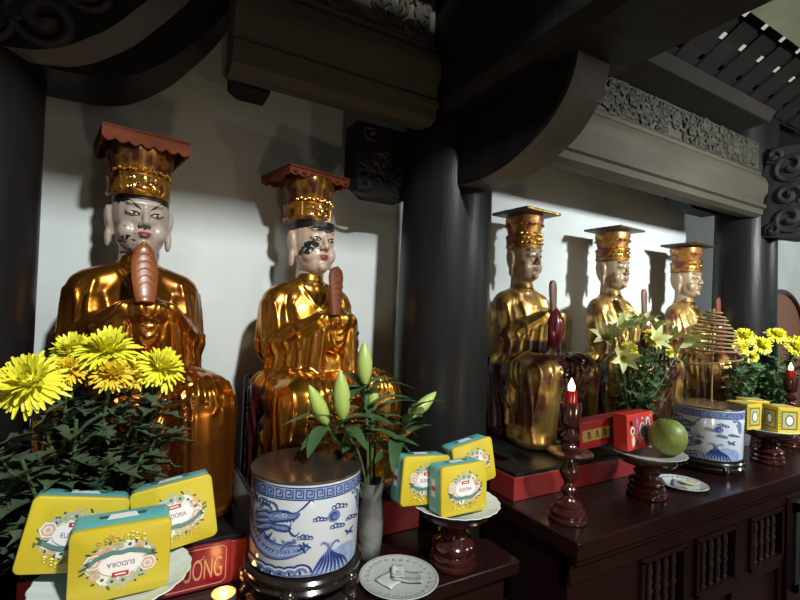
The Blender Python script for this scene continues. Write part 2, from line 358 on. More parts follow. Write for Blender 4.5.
long_beam('carved_beam', 'dusty grey moulded beam with carved frieze above the three right statues', .98, 2.86, 3)
long_beam('carved_beam', 'dark grey moulded beam above the two left statues', .17, .765, 5)

# upper boards and beams
bm_ = MB(); bm_.prism([(1.20, 2.49), (1.06, 2.50), (1.03, 2.545), (1.20, 2.61)], lambda a, b, d: (d, a, b), 1.05, 2.64)
tag(bm_.build('eaves_board', mat('brown_board', (.020, .016, .0135), .7, spec=.15, col2=(.013, .0105, .009), scale=5, stretch=(.4, 2, 2)), smooth=False, bevel=.004), 'plain brown board lying above the carved frieze on the right', 'board')
bm_ = MB(); bm_.box((.20, 1.0, 2.485), (.76, 1.19, 2.6))
tag(bm_.build('eaves_board', BLACKX, smooth=False, bevel=.004), 'dark board above the left carved beam', 'board')
tb = MB(); tb.prism([(.80, 2.12), (1.02, 2.12), (1.045, 2.15), (1.045, 2.82), (.775, 2.82), (.775, 2.15)], lambda a, b, d: (a, d, b), -2.5, 1.28)
tag(tb.build('cross_beam', BLACKX, smooth=False), 'massive black crossbeam running from the middle pillar towards the viewer', 'beam')

pu = MB(); pu.box((-.02, .24, 2.40), (.775, .38, 2.62))
tag(pu.build('blocker', BLACKX, smooth=False, bevel=.008), 'unseen black purlin crossing overhead in front of the two left statues', 'beam')  # out-of-view beam added to keep lamp light off the upper left
def swan(pts, n=10): return spline(pts, n)
# bracket of the middle pillar: a quarter-round corbel standing out into the room
edge = swan([(1.17, 1.905), (1.05, 1.90), (.935, 1.917), (.817, 1.967), (.752, 2.03), (.722, 2.10), (.72, 2.16)])
br = thing('curved_bracket', 'black curved corbel with a smooth rounded edge on the middle pillar', 'bracket', (.91, 1.2, 1.9))
poly = [(a-1.2, b-1.9) for a, b in edge]+[(-.48, .30), (.05, .30)]
MB().prism(poly, lambda a, b, d: (d, a, b), -.062, .062).build('corbel', BLACK, br, angle=30, bevel=.006)
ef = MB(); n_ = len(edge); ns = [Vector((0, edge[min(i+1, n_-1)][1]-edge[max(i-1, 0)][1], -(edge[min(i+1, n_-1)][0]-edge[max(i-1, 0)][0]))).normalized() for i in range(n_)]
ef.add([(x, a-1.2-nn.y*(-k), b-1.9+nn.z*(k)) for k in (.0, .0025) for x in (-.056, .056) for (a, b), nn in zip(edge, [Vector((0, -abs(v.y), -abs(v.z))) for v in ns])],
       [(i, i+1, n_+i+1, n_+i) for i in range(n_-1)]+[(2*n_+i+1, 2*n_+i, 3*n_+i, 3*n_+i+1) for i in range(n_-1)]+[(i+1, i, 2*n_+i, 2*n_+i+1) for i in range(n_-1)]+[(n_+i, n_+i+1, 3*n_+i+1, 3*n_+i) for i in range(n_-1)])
ef.build('lit_edge', EDGELIT, br, angle=60)  # light on the curved edge, painted as a paler strip
rb = MB(); rb.tube([(.064, a-1.2+.018, b-1.9+.012) for a, b in edge], .006, n=6); rb.build('edge_bead', BLACK, br)
# side brackets running along the wall behind the pillars
for (x0, x1, z0, lab) in ((.60, .80, 1.89, 'dark stepped block bracket left of the middle pillar'), (2.50, 2.88, 2.13, 'dark block bracket above the farthest statue, left of the right pillar'), (.205, .315, 2.135, 'small dark block hanging under the left carved beam')):
    b_ = thing('side_bracket', lab, 'bracket', (x0, 1.44, z0))
    H_ = .24 if x1-x0 > .15 else .09
    MB().prism([(0, .2*H_), (.3*(x1-x0), .0), (x1-x0, 0), (x1-x0, H_), (0, H_)], lambda a, b, d: (a, d, b), -.05, .05).build('block', BLACKX, b_, smooth=False, bevel=.005)
    q = MB(); relief(q, lambda a, b, d: (a, -.05-d, b), .01, x1-x0-.01, .02, H_-.02, int(60*H_), .15*H_, .2*H_, .008, 8); q.build('carving', DKCARVE, b_)
cw = MB(); cw.tube(spline([(.60, 1.40, 1.89), (.64, 1.39, 1.885), (.70, 1.39, 1.895), (.78, 1.40, 1.89)]), .006, n=6); tag(cw.build('cable', WIRE), 'thin black cable under the block bracket beside the middle pillar', 'cable')

# left bracket: deep curved corbel running along the wall from the left pillar, carved front
lb = thing('carved_bracket', 'big black curved bracket with a carved scroll front, top left corner', 'bracket', (-.242, 1.268, 1.983)); lb.scale = (1.208, 1.208, 1.208)
e2 = swan([(-.75, 2.02), (-.45, 1.955), (-.25, 1.925), (-.075, 1.928), (.02, 1.985), (.085, 2.06), (.14, 2.14), (.178, 2.22)])
n2 = len(e2)
def corb(q, d0, d1, off):
    poly = [(a+.2, b-1.9) for a, b in e2]+[(.30, .38), (-.55, .38)]
    return poly
mb = MB(); pl = corb(0, 0, 0, 0); mb.prism(pl, lambda a, b, d: (a, d, b), .0, .15); mb.build('corbel', BLACK, lb, angle=30)
def loft(mb, A, B, ya, yb):
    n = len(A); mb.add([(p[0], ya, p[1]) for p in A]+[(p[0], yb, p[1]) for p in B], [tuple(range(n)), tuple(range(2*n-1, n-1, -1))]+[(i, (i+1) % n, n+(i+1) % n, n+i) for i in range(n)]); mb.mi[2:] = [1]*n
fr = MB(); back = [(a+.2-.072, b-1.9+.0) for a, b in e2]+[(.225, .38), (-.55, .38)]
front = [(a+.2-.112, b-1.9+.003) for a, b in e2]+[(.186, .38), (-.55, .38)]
loft(fr, front, back, -.035, .0); fr.build('front_board', [BLACK, EDGELIT], lb, angle=25)  # chamfer faces coloured paler to look lit
ca = MB()
def intest(a, b): return b > .065+max(0, a)*.85
relief(ca, lambda a, b, d: (a, -.035-d, b), -.45, .10, .07, .37, 24, .02, .035, .008, 12, intest)
for (cx, cz, r, s_, a0, w0) in ((.035, .088, .048, 1, 3.5, .011), (-.045, .062, .036, -1, 0, .010), (.095, .165, .040, 1, 4, .010), (-.03, .15, .05, -1, 1, .012), (-.13, .08, .05, 1, 2, .012)):
    ca.tube([(p[0], -.035-.006, p[1]) for p in scroll_path(cx, cz, r, 1.5, a0, s_, 26)], [w0*(.6+.7*i/26) for i in range(27)], n=8)
ca.prism([(-.45, .06), (-.02, .06), (.10, .15), (.14, .20), (.14, .36), (-.45, .36)], lambda a, b, d: (a, d, b), -.039, -.034)
ca.build('carving', DKCARVE, lb)

# carved bracket of the right pillar
rbk = thing('carved_bracket', 'dark bracket carved with bold scrolls on the right pillar, right edge', 'bracket', (2.93, 1.15, 2.2))
pl = [(a-1.15, b-2.2) for a, b in swan([(1.22, 1.98), (1.13, 1.965), (1.04, 1.95), (.9, 2.0), (.78, 2.10), (.72, 2.25), (.74, 2.42)])]+[(.0, .25), (.04, .12), (.02, .0), (.05, -.1)]
MB().prism(pl, lambda a, b, d: (d, a, b), -.05, .06).build('corbel', DKCARVE, rbk, angle=30, bevel=.008)
ca = MB()
for (y, z, r, s_) in ((-.09, .13, .085, 1), (-.08, -.02, .06, -1), (-.09, -.14, .075, 1), (-.24, .10, .10, -1), (-.24, -.08, .07, 1), (-.36, .1, .08, 1), (-.02, .20, .04, -1), (-.02, -.19, .035, 1)):
    for off, w in ((0, .017), (.6, .009)):
        ca.tube([(-.052, y+p[0], z+p[1]) for p in scroll_path(0, 0, r*(1-.25*off), 1.4, y*30+off, s_, 24)], [w*(.5+.6*i/24) for i in range(25)], n=8)
ca.build('carving', DKCARVE, rbk)

# ------------------------------------------------------------------ right altar
def slab_poly(mb, poly, z0, z1, k=0): mb.prism(poly, lambda a, b, d: (a, b, d), z0, z1, k)
al = thing('altar_cabinet', 'long dark red-brown lacquered altar cabinet with spindle panels, right side', 'altar', (.965, .765, 0))
def L(x, y, z): return (x-.965, y-.765, z)
top = MB(); poly = [(.965, .765), (3.9, .765), (3.9, 1.57), (3.14, 1.57), (3.14, 1.135), (2.80, 1.135), (2.80, 1.57), (1.085, 1.57), (1.085, 1.13), (.965, 1.13)]
slab_poly(top, [(x-.965, y-.765) for x, y in poly], .905, .95); top.build('worktop', ALTAR, al, smooth=False, bevel=.004)
ap = MB(); ap.prism([(.012, .905), (.012, .885), (.028, .878), (.028, .83), (.05, .83), (.05, .905)], lambda a, b, d: (d, a, b), .01, 2.92); ap.build('apron', ALTAR, al, smooth=False, bevel=.003)
sd = MB(); sd.box(L(.9765, .812, .0), L(1.0, 1.12, .903)); sd.build('side_panel', ALTAR, al, smooth=False)
bk = MB(); bk.box(L(1.09, 1.10, 0), L(2.78, 1.12, .905)); bk.build('back_panel', ALTAR, al, smooth=False)
ops = [(.985+.02, 1.20), (1.282, 1.482), (1.565, 1.79), (1.908, 2.138)]
xs = [.975]
for a, b in ops[1:]: xs += [a, b]
frm = MB()
frm.box(L(.975, .803, .815), L(2.165, .835, .904)); frm.box(L(.975, .803, .0), L(2.165, .835, .06)); frm.box(L(.975, .797, .60), L(2.165, .833, .645))
edges = [.975, 1.282, 1.482, 1.565, 1.79, 1.908, 2.138, 2.165]
for i in range(0, len(edges), 2): frm.box(L(edges[i], .801, .0), L(edges[i+1], .836, .903))
frm.build('front_frame', ALTAR, al, smooth=False, bevel=.003)
for (a, b) in ops[1:]:
    pf = MB()   # raised moulding round an opening
    for q in ((a-.012, .640, a+.004, .822), (b-.004, .640, b+.012, .822), (a-.012, .636, b+.012, .652), (a-.012, .812, b+.012, .826)):
        pf.box(L(q[0], .790, q[1]), L(q[2], .806, q[3]))
    pf.build('opening_frame', ALTAR, al, smooth=False, bevel=.002)
    lp = MB(); lp.box(L(a, .815, .06), L(b, .825, .60)); lp.build('lower_panel', ALTAR, al, smooth=False)
    dk = MB(); dk.box(L(a-.01, .93, .60), L(b+.01, .94, .84)); dk.build('inner_panel', ALTAR, al, smooth=False)
    n = 5
    for i in range(n):
        x = a+(b-a)*(i+.5)/n
        pr = [(.006, .645), (.010, .650), (.006, .66), (.009, .675), (.007, .70), (.011, .715), (.006, .725), (.0095, .74), (.006, .755), (.010, .765), (.007, .79), (.006, .805), (.010, .812), (.006, .82)]
        MB().lathe(pr, (x-.965, .815-.765, 0), n=10).build('spindle', SPIND, al)
dr = MB(); dr.box(L(2.165, .785, .10), L(2.60, .83, .86)); dr.build('door', ALTAR, al, smooth=False, bevel=.004)
dr = MB()
for q in ((2.20, .50, 2.23, .83), (2.53, .50, 2.56, .83), (2.20, .80, 2.56, .83), (2.20, .50, 2.56, .53)): dr.box(L(q[0], .772, q[1]), L(q[2], .79, q[3]))
relief(dr, lambda a, b, d: (a-.965, .785-.765-d, b), 2.24, 2.52, .54, .79, 26, .02, .05, .007, 4); dr.build('carved_panel', DKCARVE, al)
q = MB(); q.box(L(2.6, .80, 0), L(3.9, .83, .88)); q.build('front_panel', ALTAR, al, smooth=False)

# ------------------------------------------------------------------ left altar table
lt = thing('altar_table', 'low dark red-brown lacquered table carrying the left offerings', 'table', (0, .87, 0))
poly = [(-.62, .87), (.878, .87), (.878, .99), (.74, 1.13), (.74, 1.57), (-.175, 1.57), (-.175, 1.14), (-.30, 1.10), (-.62, 1.10)]
tp = MB(); slab_poly(tp, [(x, y-.87) for x, y in poly], .845, .88); tp.build('table_top', ALTAR, lt, smooth=False, bevel=.004)
q = MB(); q.box((-.6, .02, .78), (.86, .04, .845)); q.box((.84, .02, .78), (.86, .12, .845)); q.build('apron', ALTAR, lt, smooth=False, bevel=.003)
for (x, y) in ((-.57, .05), (.83, .05), (.70, .67), (-.14, .67)):
    MB().box((x-.03, y-.025, 0), (x+.03, y+.035, .845)).build('leg', ALTAR, lt, smooth=False, bevel=.004)
q = MB(); q.box((-.58, .055, .1), (.84, .07, .78)); q.build('front_panel', ALTAR, lt, smooth=False)

# red plinth blocks under the statues
def block(poly, z0, z1, label, text=None):
    x0, y0 = poly[0]; t = thing('statue_plinth', label, 'plinth', (x0, y0, z0))
    mb = MB(); slab_poly(mb, [(x-x0, y-y0) for x, y in poly], 0, z1-z0-.012); mb.build('block', REDB, t, smooth=False, bevel=.003)
    mb = MB(); slab_poly(mb, [(x-x0+(.004 if x > x0+.01 else -.004)*-1, y-y0) for x, y in poly], z1-z0-.012, z1-z0); mb.build('top_board', BLACK, t, smooth=False, bevel=.002)
    if text:
        w, h, cx, cz = text[1:]
        mb = MB(); mb.box((cx-w/2, -.006, cz-h/2), (cx+w/2, .0, cz+h/2)); mb.build('name_panel', REDP, t, smooth=False, bevel=.002)
        mb = MB(); r = .012; pts = []
        for sx, sz, a0 in ((1, 1, 0), (-1, 1, 90), (-1, -1, 180), (1, -1, 270)):
            for i in range(5):
                a = R(a0+i*22.5); pts.append((cx+sx*(w/2-.01-r)+r*math.cos(a), -.0068, cz+sz*(h/2-.008-r)+r*math.sin(a)))
        mb.tube(pts, .0011, n=5, closed=True); mb.build('gold_border', GILT, t)
        mb = MB(); text_on(mb, text[0], w*.40, lambda a, b: (cx+w*.5-.018-w*.20+a, -.0068, cz+b-.004), 0, height=.044)
        for dx in (-.0215, .003): mb.tube([(cx+w*.5-.018-w*.20+dx+u, -.0068, cz+.016+v) for u, v in ((0, 0), (.005, .003), (.007, .009))], .0013, n=5)
        mb.build('lettering', GILT, t, fixn=False)
    return t
block([(-.17, 1.085), (.244, 1.085), (.244, 1.56), (-.17, 1.56)], .88, .985, 'red plinth block lettered in gold under the leftmost statue', ('VUONG', .24, .096, .256, .050))
block([(.295, 1.13), (.735, 1.13), (.735, 1.56), (.295, 1.56)], .88, .985, 'red plinth block under the second statue, behind the big blue and white pot')
block([(.994, 1.02), (1.575, 1.02), (1.575, 1.56), (1.09, 1.56), (1.09, 1.13), (.994, 1.13)], .95, 1.033, 'red plinth block under the statue right of the middle pillar')
block([(1.70, 1.13), (2.27, 1.13), (2.27, 1.56), (1.70, 1.56)], .95, 1.033, 'red plinth block under the fourth statue, hidden behind flowers')
block([(2.33, 1.14), (2.78, 1.14), (2.78, 1.56), (2.33, 1.56)], .95, 1.033, 'red plinth block under the farthest statue')

# ------------------------------------------------------------------ seated kings
def capsule(mb, p, q, r1, r2, n=14): mb.tube([p, tuple((Vector(p)+Vector(q))/2), q], [r1, (r1+r2)/2, r2], n=n, round_ends=True)

def robe_mesh():
    mb = MB(); lin = lambda a, b, n: [a+(b-a)*i/(n-1) for i in range(n)]
    mb.ell((0, .005, .44), (.122, .086, .17)); mb.ell((0, .03, .16), (.160, .085, .24))
    capsule(mb, (0, .0, .56), (0, -.002, .605), .052, .047)
    mb.ell((0, -.075, .34), (.095, .085, .09)); mb.ell((0, -.10, .27), (.12, .12, .07)); mb.ell((0, -.135, .15), (.095, .100, .16))
    mb.ell((0, -.163, .487), (.046, .034, .034)); mb.ell((0, -.160, .435), (.034, .026, .055))
    for s in (1, -1):
        capsule(mb, (0, .003, .582), (s*.102, .0, .535), .040, .051)
        capsule(mb, (s*.106, .0, .53), (s*.126, -.012, .40), .051, .046); mb.ell((s*.096, -.015, .42), (.052, .068, .13))
        capsule(mb, (s*.124, -.035, .398), (s*.040, -.152, .478), .043, .035)
        for i in range(22):     # hanging sleeve, one smooth sheet
            t = i/21; capsule(mb, (s*(.124-.082*t), -.035-.117*t, .395+.08*t), (s*(.139-.077*t), -.062-.094*t, .300+.012*math.sin(3*t)), .030, .021, 10)
        capsule(mb, (s*.075, .0, .245), (s*.120, -.20, .266), .088, .081); capsule(mb, (s*.121, -.208, .262), (s*.125, -.200, .07), .080, .073)
        capsule(mb, (s*.125, -.198, .075), (s*.130, -.196, .018), .073, .082)
        capsule(mb, (s*.140, -.02, .28), (s*.150, -.04, .03), .046, .044); capsule(mb, (s*.155, -.10, .20), (s*.160, -.13, .02), .032, .034)
    me = remesh(mb, .0047, 22); tree = bvh(me); V = coords(me); Nn = normals(me); H = np.zeros(len(V))
    def front(x, z):
        h = tree.ray_cast(Vector((x, -1, z)), Vector((0, 1, 0)))[0]; return np.array(h) if h else None
    def side(s, y, z):
        h = tree.ray_cast(Vector((s, y, z)), Vector((-s, 0, 0)))[0]; return np.array(h) if h else None
    def ridge(P, h, w):
        nonlocal H
        P = np.array([p for p in P if p is not None])
        if len(P) < 2: return
        seg = P[1:]-P[:-1]; ok = (seg**2).sum(1) < .03**2
        P = np.concatenate([P[:-1][ok]+seg[ok]*t for t in (0, .2, .4, .6, .8)]+[P])
        lo, hi = P.min(0)-3*w, P.max(0)+3*w; idx = np.where(((V > lo) & (V < hi)).all(1))[0]; d = np.full(len(V), 9.)
        for k in range(0, len(idx), 3000):
            q = idx[k:k+3000]; d[q] = np.sqrt(((V[q][:, None]-P[None])**2).sum(2)).min(1)
        H = np.where(np.abs(h*np.exp(-(d/w)**2)) > 1e-5, H+h*np.exp(-(d/w)**2), H)
    def fold(P, h=.0048, w=.0046):
        ridge(P, h, w)
    for k in range(6):      # swags between the knees
        zb = .245-.040*k; w = .046+.008*k; fold([front(x, zb+(.320-zb)*abs(x/w)**3.2) for x in lin(-w, w, 40)], .006, .005)
    for s in (1, -1):
        for x0, x1 in ((.066, .080), (.079, .094), (.176, .192)): fold([front(s*(x0+(x1-x0)*t), .315-.29*t) for t in lin(0, 1, 24)])
        for i in range(4):      # folds falling from the wrist and forearm
            a = i/3; fold([front(s*(.050+.060*a+(.012+.012*a)*t), .455-.045*a-.145*t) for t in lin(0, 1, 18)], .005, .0055)
        fold([front(s*(.124-.074*t), .425+.075*t) for t in lin(0, 1, 16)], .0055, .006)      # upper edge of the sleeve
        fold([front(s*(.098+.012*math.sin(3*t)), .555-.13*t) for t in lin(0, 1, 14)], .004, .007)
        for i in range(3): fold([side(s, .03-.035*i-.03*t, .53-.11*t) for t in lin(0, 1, 14)], .0045, .006)
        for i in range(5): fold([side(s, -.005-.030*i-.010*math.sin(t*3), .415-.12*t) for t in lin(0, 1, 16)], .0065, .0055)
        for i in range(7): fold([side(s, .03-.028*i-.055*math.sin(t*1.57)*(1-i*.1), .30-.026*i*(1-t)-(.27-.01*i)*t) for t in lin(0, 1, 26)], .0075, .0052)
        fold([front(s*(.052-.044*t), .592-.075*t) for t in lin(0, 1, 14)], .005, .005)
    for s in (1, -1):
        for i in range(5): fold([side(s, -.10-.030*i-.016*math.sin(t*1.7), .325-.012*i-(.26-.012*i)*t) for t in lin(0, 1, 28)], .0062, .0048)
        for i in range(3): fold([front(s*(.100+.022*i+.006*math.sin(2*t)), .335-.05*t-.03*i) for t in lin(0, 1, 10)], .0035, .006)
    for k in range(4):
        w = .016+.006*k; zb = .468-.021*k; fold([front(x, zb+(.498-zb)*abs(x/w)**2.4) for x in lin(-w, w, 20)], .0055, .0045)
    fold([front(.078*math.cos(a), .325+.052*math.sin(a)) for a in lin(PI*.97, PI*2.03, 30)], .007, .0055)
    fold([front(.094*math.cos(a), .325+.070*math.sin(a)) for a in lin(PI*1.02, PI*1.98, 30)], .006, .0050)
    V2 = V+Nn*H[:, None]; V2[:, 2] = np.maximum(V2[:, 2], 0.003)
    me.vertices.foreach_set('co', V2.ravel()); me.polygons.foreach_set('use_smooth', [True]*len(me.polygons)); me.update()
    return me, V, Nn
def lacquer_mask(me, V, Nn, kind):
    """where the carved robe shows its maroon lining instead of gilding"""
    sm = lambda x, a, b: np.clip((x-a)/(b-a), 0, 1)
    x, y, z = np.abs(V[:, 0]), V[:, 1], V[:, 2]; f = sm(-Nn[:, 1], .1, .3)
    m = sm(x, .033, .040)*(1-sm(x, .062, .070))*sm(z, .345, .355)*(1-sm(z, .448, .458))*(y > -.175)
    m = np.maximum(m, sm(y, -.115, -.10)*(1-sm(z, .285, .30)))
    m = np.maximum(m, (1-sm(z, .018, .03))*.9)
    if kind >= 3:
        m = np.maximum(m, (1-sm(x, .050, .060))*(1-sm(z, .385, .40))*f)
        m = np.maximum(m, sm(z, .285, .30)*(1-sm(z, .385, .40))*(1-sm(x, .10, .12))*sm(-y, .06, .08))
        m = np.maximum(m, sm(V[:, 0], .05, .06)*(1-sm(V[:, 0], .085, .095))*(1-sm(z, .30, .31))*f*.9)
    a = me.attributes.new('lining', 'FLOAT', 'POINT'); a.data.foreach_set('value', m.astype(np.float32))
def add_lining(m, col=(.034, .0045, .006)):
    nt = m.node_tree; b = nt.nodes['Principled BSDF']; N = nt.nodes.new; L = nt.links.new
    at = N('ShaderNodeAttribute'); at.attribute_name = 'lining'
    mx = N('ShaderNodeMix'); mx.data_type = 'RGBA'; L(b.inputs['Base Color'].links[0].from_socket, mx.inputs['A']); mx.inputs['B'].default_value = (*col, 1); L(at.outputs['Fac'], mx.inputs['Factor']); L(mx.outputs['Result'], b.inputs['Base Color'])
    q = N('ShaderNodeMath'); q.operation = 'MULTIPLY_ADD'; q.inputs[1].default_value = -1; q.inputs[2].default_value = 1; L(at.outputs['Fac'], q.inputs[0])
    w = N('ShaderNodeMath'); w.operation = 'MULTIPLY'; L(q.outputs[0], w.inputs[0])
    k = b.inputs['Metallic']
    if k.links: L(k.links[0].from_socket, w.inputs[1])
    else: w.inputs[1].default_value = k.default_value
    L(w.outputs[0], k)
for g in (GOLD1, GOLD2, GOLD3): add_lining(g)

def head_mesh():
    mb = MB()
    mb.ell((0, .0, .725), (.068, .076, .085)); mb.ell((0, -.016, .672), (.057, .058, .050)); mb.ell((0, -.03, .648), (.038, .040, .024))
    capsule(mb, (0, .005, .68), (0, .008, .585), .043, .047)
    for s in (1, -1):
        mb.ell((s*.034, -.046, .678), (.024, .022, .024)); mb.ell((s*.026, -.062, .722), (.017, .010, .009)); mb.ell((s*.010, -.079, .694), (.007, .007, .006))
        mb.ell((s*.071, .008, .712), (.010, .021, .030), (0, s*.12, 0)); mb.ell((s*.070, .002, .668), (.009, .012, .026)); mb.ell((s*.060, .006, .70), (.014, .02, .03))
    mb.tube([(0, -.070, .735), (0, -.079, .712), (0, -.087, .698)], [.006, .008, .009], n=10, round_ends=True)
    mb.ell((0, -.068, .646), (.016, .012, .012)); mb.ell((0, -.069, .671), (.021, .010, .009)); mb.ell((0, -.066, .742), (.045, .012, .008))
    me = remesh(mb, .0034, 5); me.polygons.foreach_set('use_smooth', [True]*len(me.polygons)); return me
HEAD = head_mesh(); HTREE = bvh(HEAD); ROBE, RV, RN = robe_mesh()
def on_face(x, z, d=0):
    h, n, _, _ = HTREE.ray_cast(Vector((x, -1, z)), Vector((0, 1, 0))); return (h+n*d) if h else Vector((x, -.07, z))

def king(label, x, z0, sc, gold, face, hatm, boardm, tabm, cuffm, style, eyem=INK, lipm=LIPS, turn=0):
    st = thing('seated_king_statue', label, 'statue', (x, 1.42, z0), group='seated king statues along the wall'); st.scale = (sc, sc, sc); st.rotation_euler = (0, 0, R(turn))
    me = ROBE.copy(); lacquer_mask(me, RV, RN, style); me.materials.append(gold); link('robe', me, st)
    hm = HEAD.copy(); hm.materials.append(face); hd = link('head', hm, st)
    # painted features
    for s in (1, -1):
        q = MB()
        if style == 1: br = [(.010, .728), (.022, .737), (.036, .746), (.046, .748)]
        elif style == 2: br = [(.010, .738), (.022, .745), (.036, .747), (.047, .741)]
        else: br = [(.010, .736), (.022, .744), (.036, .744), (.046, .737)]
        pts = spline([on_face(s*a, b, .0005) for a, b in br], 4); n = len(pts)
        q.tube(pts, [(.0022 if style < 3 else .0014)*math.sin(.25+2.7*i/(n-1)) for i in range(n)], n=6); q.build('eyebrow', eyem, hd)
        q = MB(); c = on_face(s*.026, .7185); ey = []
        q.ell((c.x, c.y+.0008, c.z), (.0115, .0028, .0032), (0, s*-.12 if style == 1 else 0, 0), n=16, m=8, k=0)
        q.ell((c.x+.001, c.y-.0012, c.z), (.0036, .002, .0030), n=12, m=8, k=1)
        up = spline([on_face(s*a, b, .0012) for a, b in ((.011, .7165), (.020, .7215), (.030, .7222), (.042, .7190))], 4)
        q.tube(up, .0015, n=6, k=1)
        lo = spline([on_face(s*a, b, .0008) for a, b in ((.012, .7155), (.022, .7130), (.032, .7135), (.041, .718))], 4)
        q.tube(lo, .0008, n=6, k=1)
        q.build('eye', [EYEW if style < 3 else face, eyem], hd)
    q = MB()
    for z, w, r in ((.6745, .017, .0040), (.6685, .014, .0046)):
        pts = [on_face(w*t, z-.0018*abs(t)**2*(1 if r < .0045 else -1), -.0008) for t in [i/8-1 for i in range(17)]]
        q.tube(pts, [r*math.sqrt(max(.04, 1-(i/8-1)**2)) for i in range(17)], n=8)
    q.build('lips', lipm, hd)
    # hair under the hat
    q = MB(); q.lathe([(.066, .745), (.067, .765)], n=40, sy=1.08); q.build('hair_band', eyem if style != 3 else hatm, hd)
    # hat: band, lobed crown, board
    ht = MB(); flare = 1.0 if style < 3 else .97
    band = [(.066, .752), (.0745, .755), (.0755, .762), (.073, .766), (.074, .80), (.0765, .804), (.0765, .815), (.072, .818)]
    ht.lathe([(r*flare, z) for r, z in band], n=64, sy=1.06)
    ht.lathe([(.066*flare, .815), (.069*flare, .835), (.075*flare, .865), (.080*flare, .893), (.078*flare, .905)], n=96, sy=1.06, flute=lambda a, z: 1+.045*abs(math.cos(a*5)) if style < 3 else 1+.012*math.cos(a*8))
    hat = ht.build('hat', hatm, st)
    if style == 2: hat.location = (-.013, .008, .108)
    else: hat.location = (-.006 if style == 1 else 0, 0, .094 if style == 1 else .105)
    hat.scale = (1, 1, .90 if style < 3 else .885); kz = {1: 1.11, 2: 1.17}.get(style, 1.14); hd.scale = (1, 1, kz); hd.location = (.003 if style == 2 else 0, -.004 if style == 2 else 0, .64*(1-kz)+(.004 if style > 2 else 0))
    orn = MB(); yb = -.079*flare
    if style < 3: # raised front ornament
        for s in (1, -1):
            orn.tube([(s*.05, yb+.022, .768), (s*.05, yb+.022, .815)], .004, n=6)
            for r, cx, cz in ((.012, .014, .785), (.010, .032, .80), (.009, .030, .776)):
                orn.tube([(s*p[0], yb+.055*(abs(p[0])/.075)**2*1.2-.002, p[1]) for p in scroll_path(cx, cz, r, 1.2, 2, 1, 14)], .0028, n=6)
        orn.ell((0, yb-.001, .80), (.010, .006, .013)); orn.ell((0, yb, .822), (.008, .006, .010)); orn.ell((0, yb, .775), (.012, .005, .006))
        for i in range(13):
            a = -PI/2+(i-6)*.16; orn.ell((.077*math.cos(a), .077*1.06*math.sin(a), .822+.004*(i % 2)), (.006, .006, .006), n=8, m=6)
    else:
        for k in range(3):
            zz = .775+.022*k
            for i in range(9):
                a = -PI/2+(i-4)*.24+(k % 2)*.1; orn.ell((.076*flare*math.cos(a), .0805*flare*math.sin(a), zz), (.007, .005, .006), n=8, m=6)
        for s in (1, -1):
            for r, cx, cz in ((.013, .014, .79), (.012, .04, .80)):
                orn.tube([(s*p[0], yb+.055*(abs(p[0])/.075)**2*1.2-.002, p[1]) for p in scroll_path(cx, cz, r, 1.3, 2, 1, 14)], .0026, n=6)
        for i in range(24):
            a = 2*PI*i/24; orn.ell((.079*flare*math.cos(a), .079*1.06*flare*math.sin(a), .862), (.005, .005, .005), n=6, m=5)
    orn.build('hat_ornament', GILTB, hat)
    bd = MB(); w, d = (.098 if style == 1 else .106), .098; zt = .928; y0 = {1: .004, 2: .022}.get(style, -.008)
    th = {1: .012, 2: .012, 3: .014, 4: .011, 5: .013}[style]
    bd.box((-w, y0-d, zt-th), (w, y0+d, zt))
    if style in (1, 2):
        def valance(p0, p1, drop, nsc):
            n = nsc*6; P0, P1 = Vector(p0), Vector(p1); out = (P1-P0).cross(Vector((0, 0, 1))).normalized()*.006; pts = []
            for i in range(n+1):
                c = P0+(P1-P0)*i/n; dz = drop*(.78+.22*abs(math.sin(PI*nsc*i/n))); pts.append((c, dz))
            vs = [tuple(c+out*s+Vector((0, 0, zt-.002-dz*e))) for s in (0, -1) for e in (0, 1) for c, dz in pts]; m_ = n+1
            fs = []
            for i in range(n):
                fs += [(i, i+1, m_+i+1, m_+i), (2*m_+i+1, 2*m_+i, 3*m_+i, 3*m_+i+1), (m_+i, m_+i+1, 3*m_+i+1, 3*m_+i), (i+1, i, 2*m_+i, 2*m_+i+1)]
            bd.add(vs, fs)
        dr = .045 if style == 1 else .034
        valance((-w, y0-d, 0), (w, y0-d, 0), dr, 7); valance((w, y0+d, 0), (-w, y0+d, 0), dr, 7)
        valance((w, y0-d, 0), (w, y0+d, 0), dr, 6); valance((-w, y0+d, 0), (-w, y0-d, 0), dr*(1.0), 6)
    board = bd.build('hat_board', boardm, hat, bevel=.0025)
    if style == 2:
        be = MB()
        for i in range(7):
            be.ell((-w+.016+i*(2*w-.032)/6, y0-d-.004, zt-.020), (.0085, .005, .0085), n=12, m=8)
            be.ell((-w+.016+i*(2*w-.032)/6, y0-d-.008, zt-.020), (.0045, .004, .0045), n=10, m=6)
        be.tube([(-w, y0-d-.002, zt-.006), (w, y0-d-.002, zt-.006)], .0035, n=6)
        be.build('bead_row', boardm, hat)
    if style == 3:
        be = MB()
        for i in range(22): be.ell((-w+.006+i*(2*w-.012)/21, y0-d-.001, zt-.007), (.0055, .003, .0055), n=8, m=6)
        be.build('gilt_edge', GILTB, hat)
    # tablet held before the chest
    tb = MB()
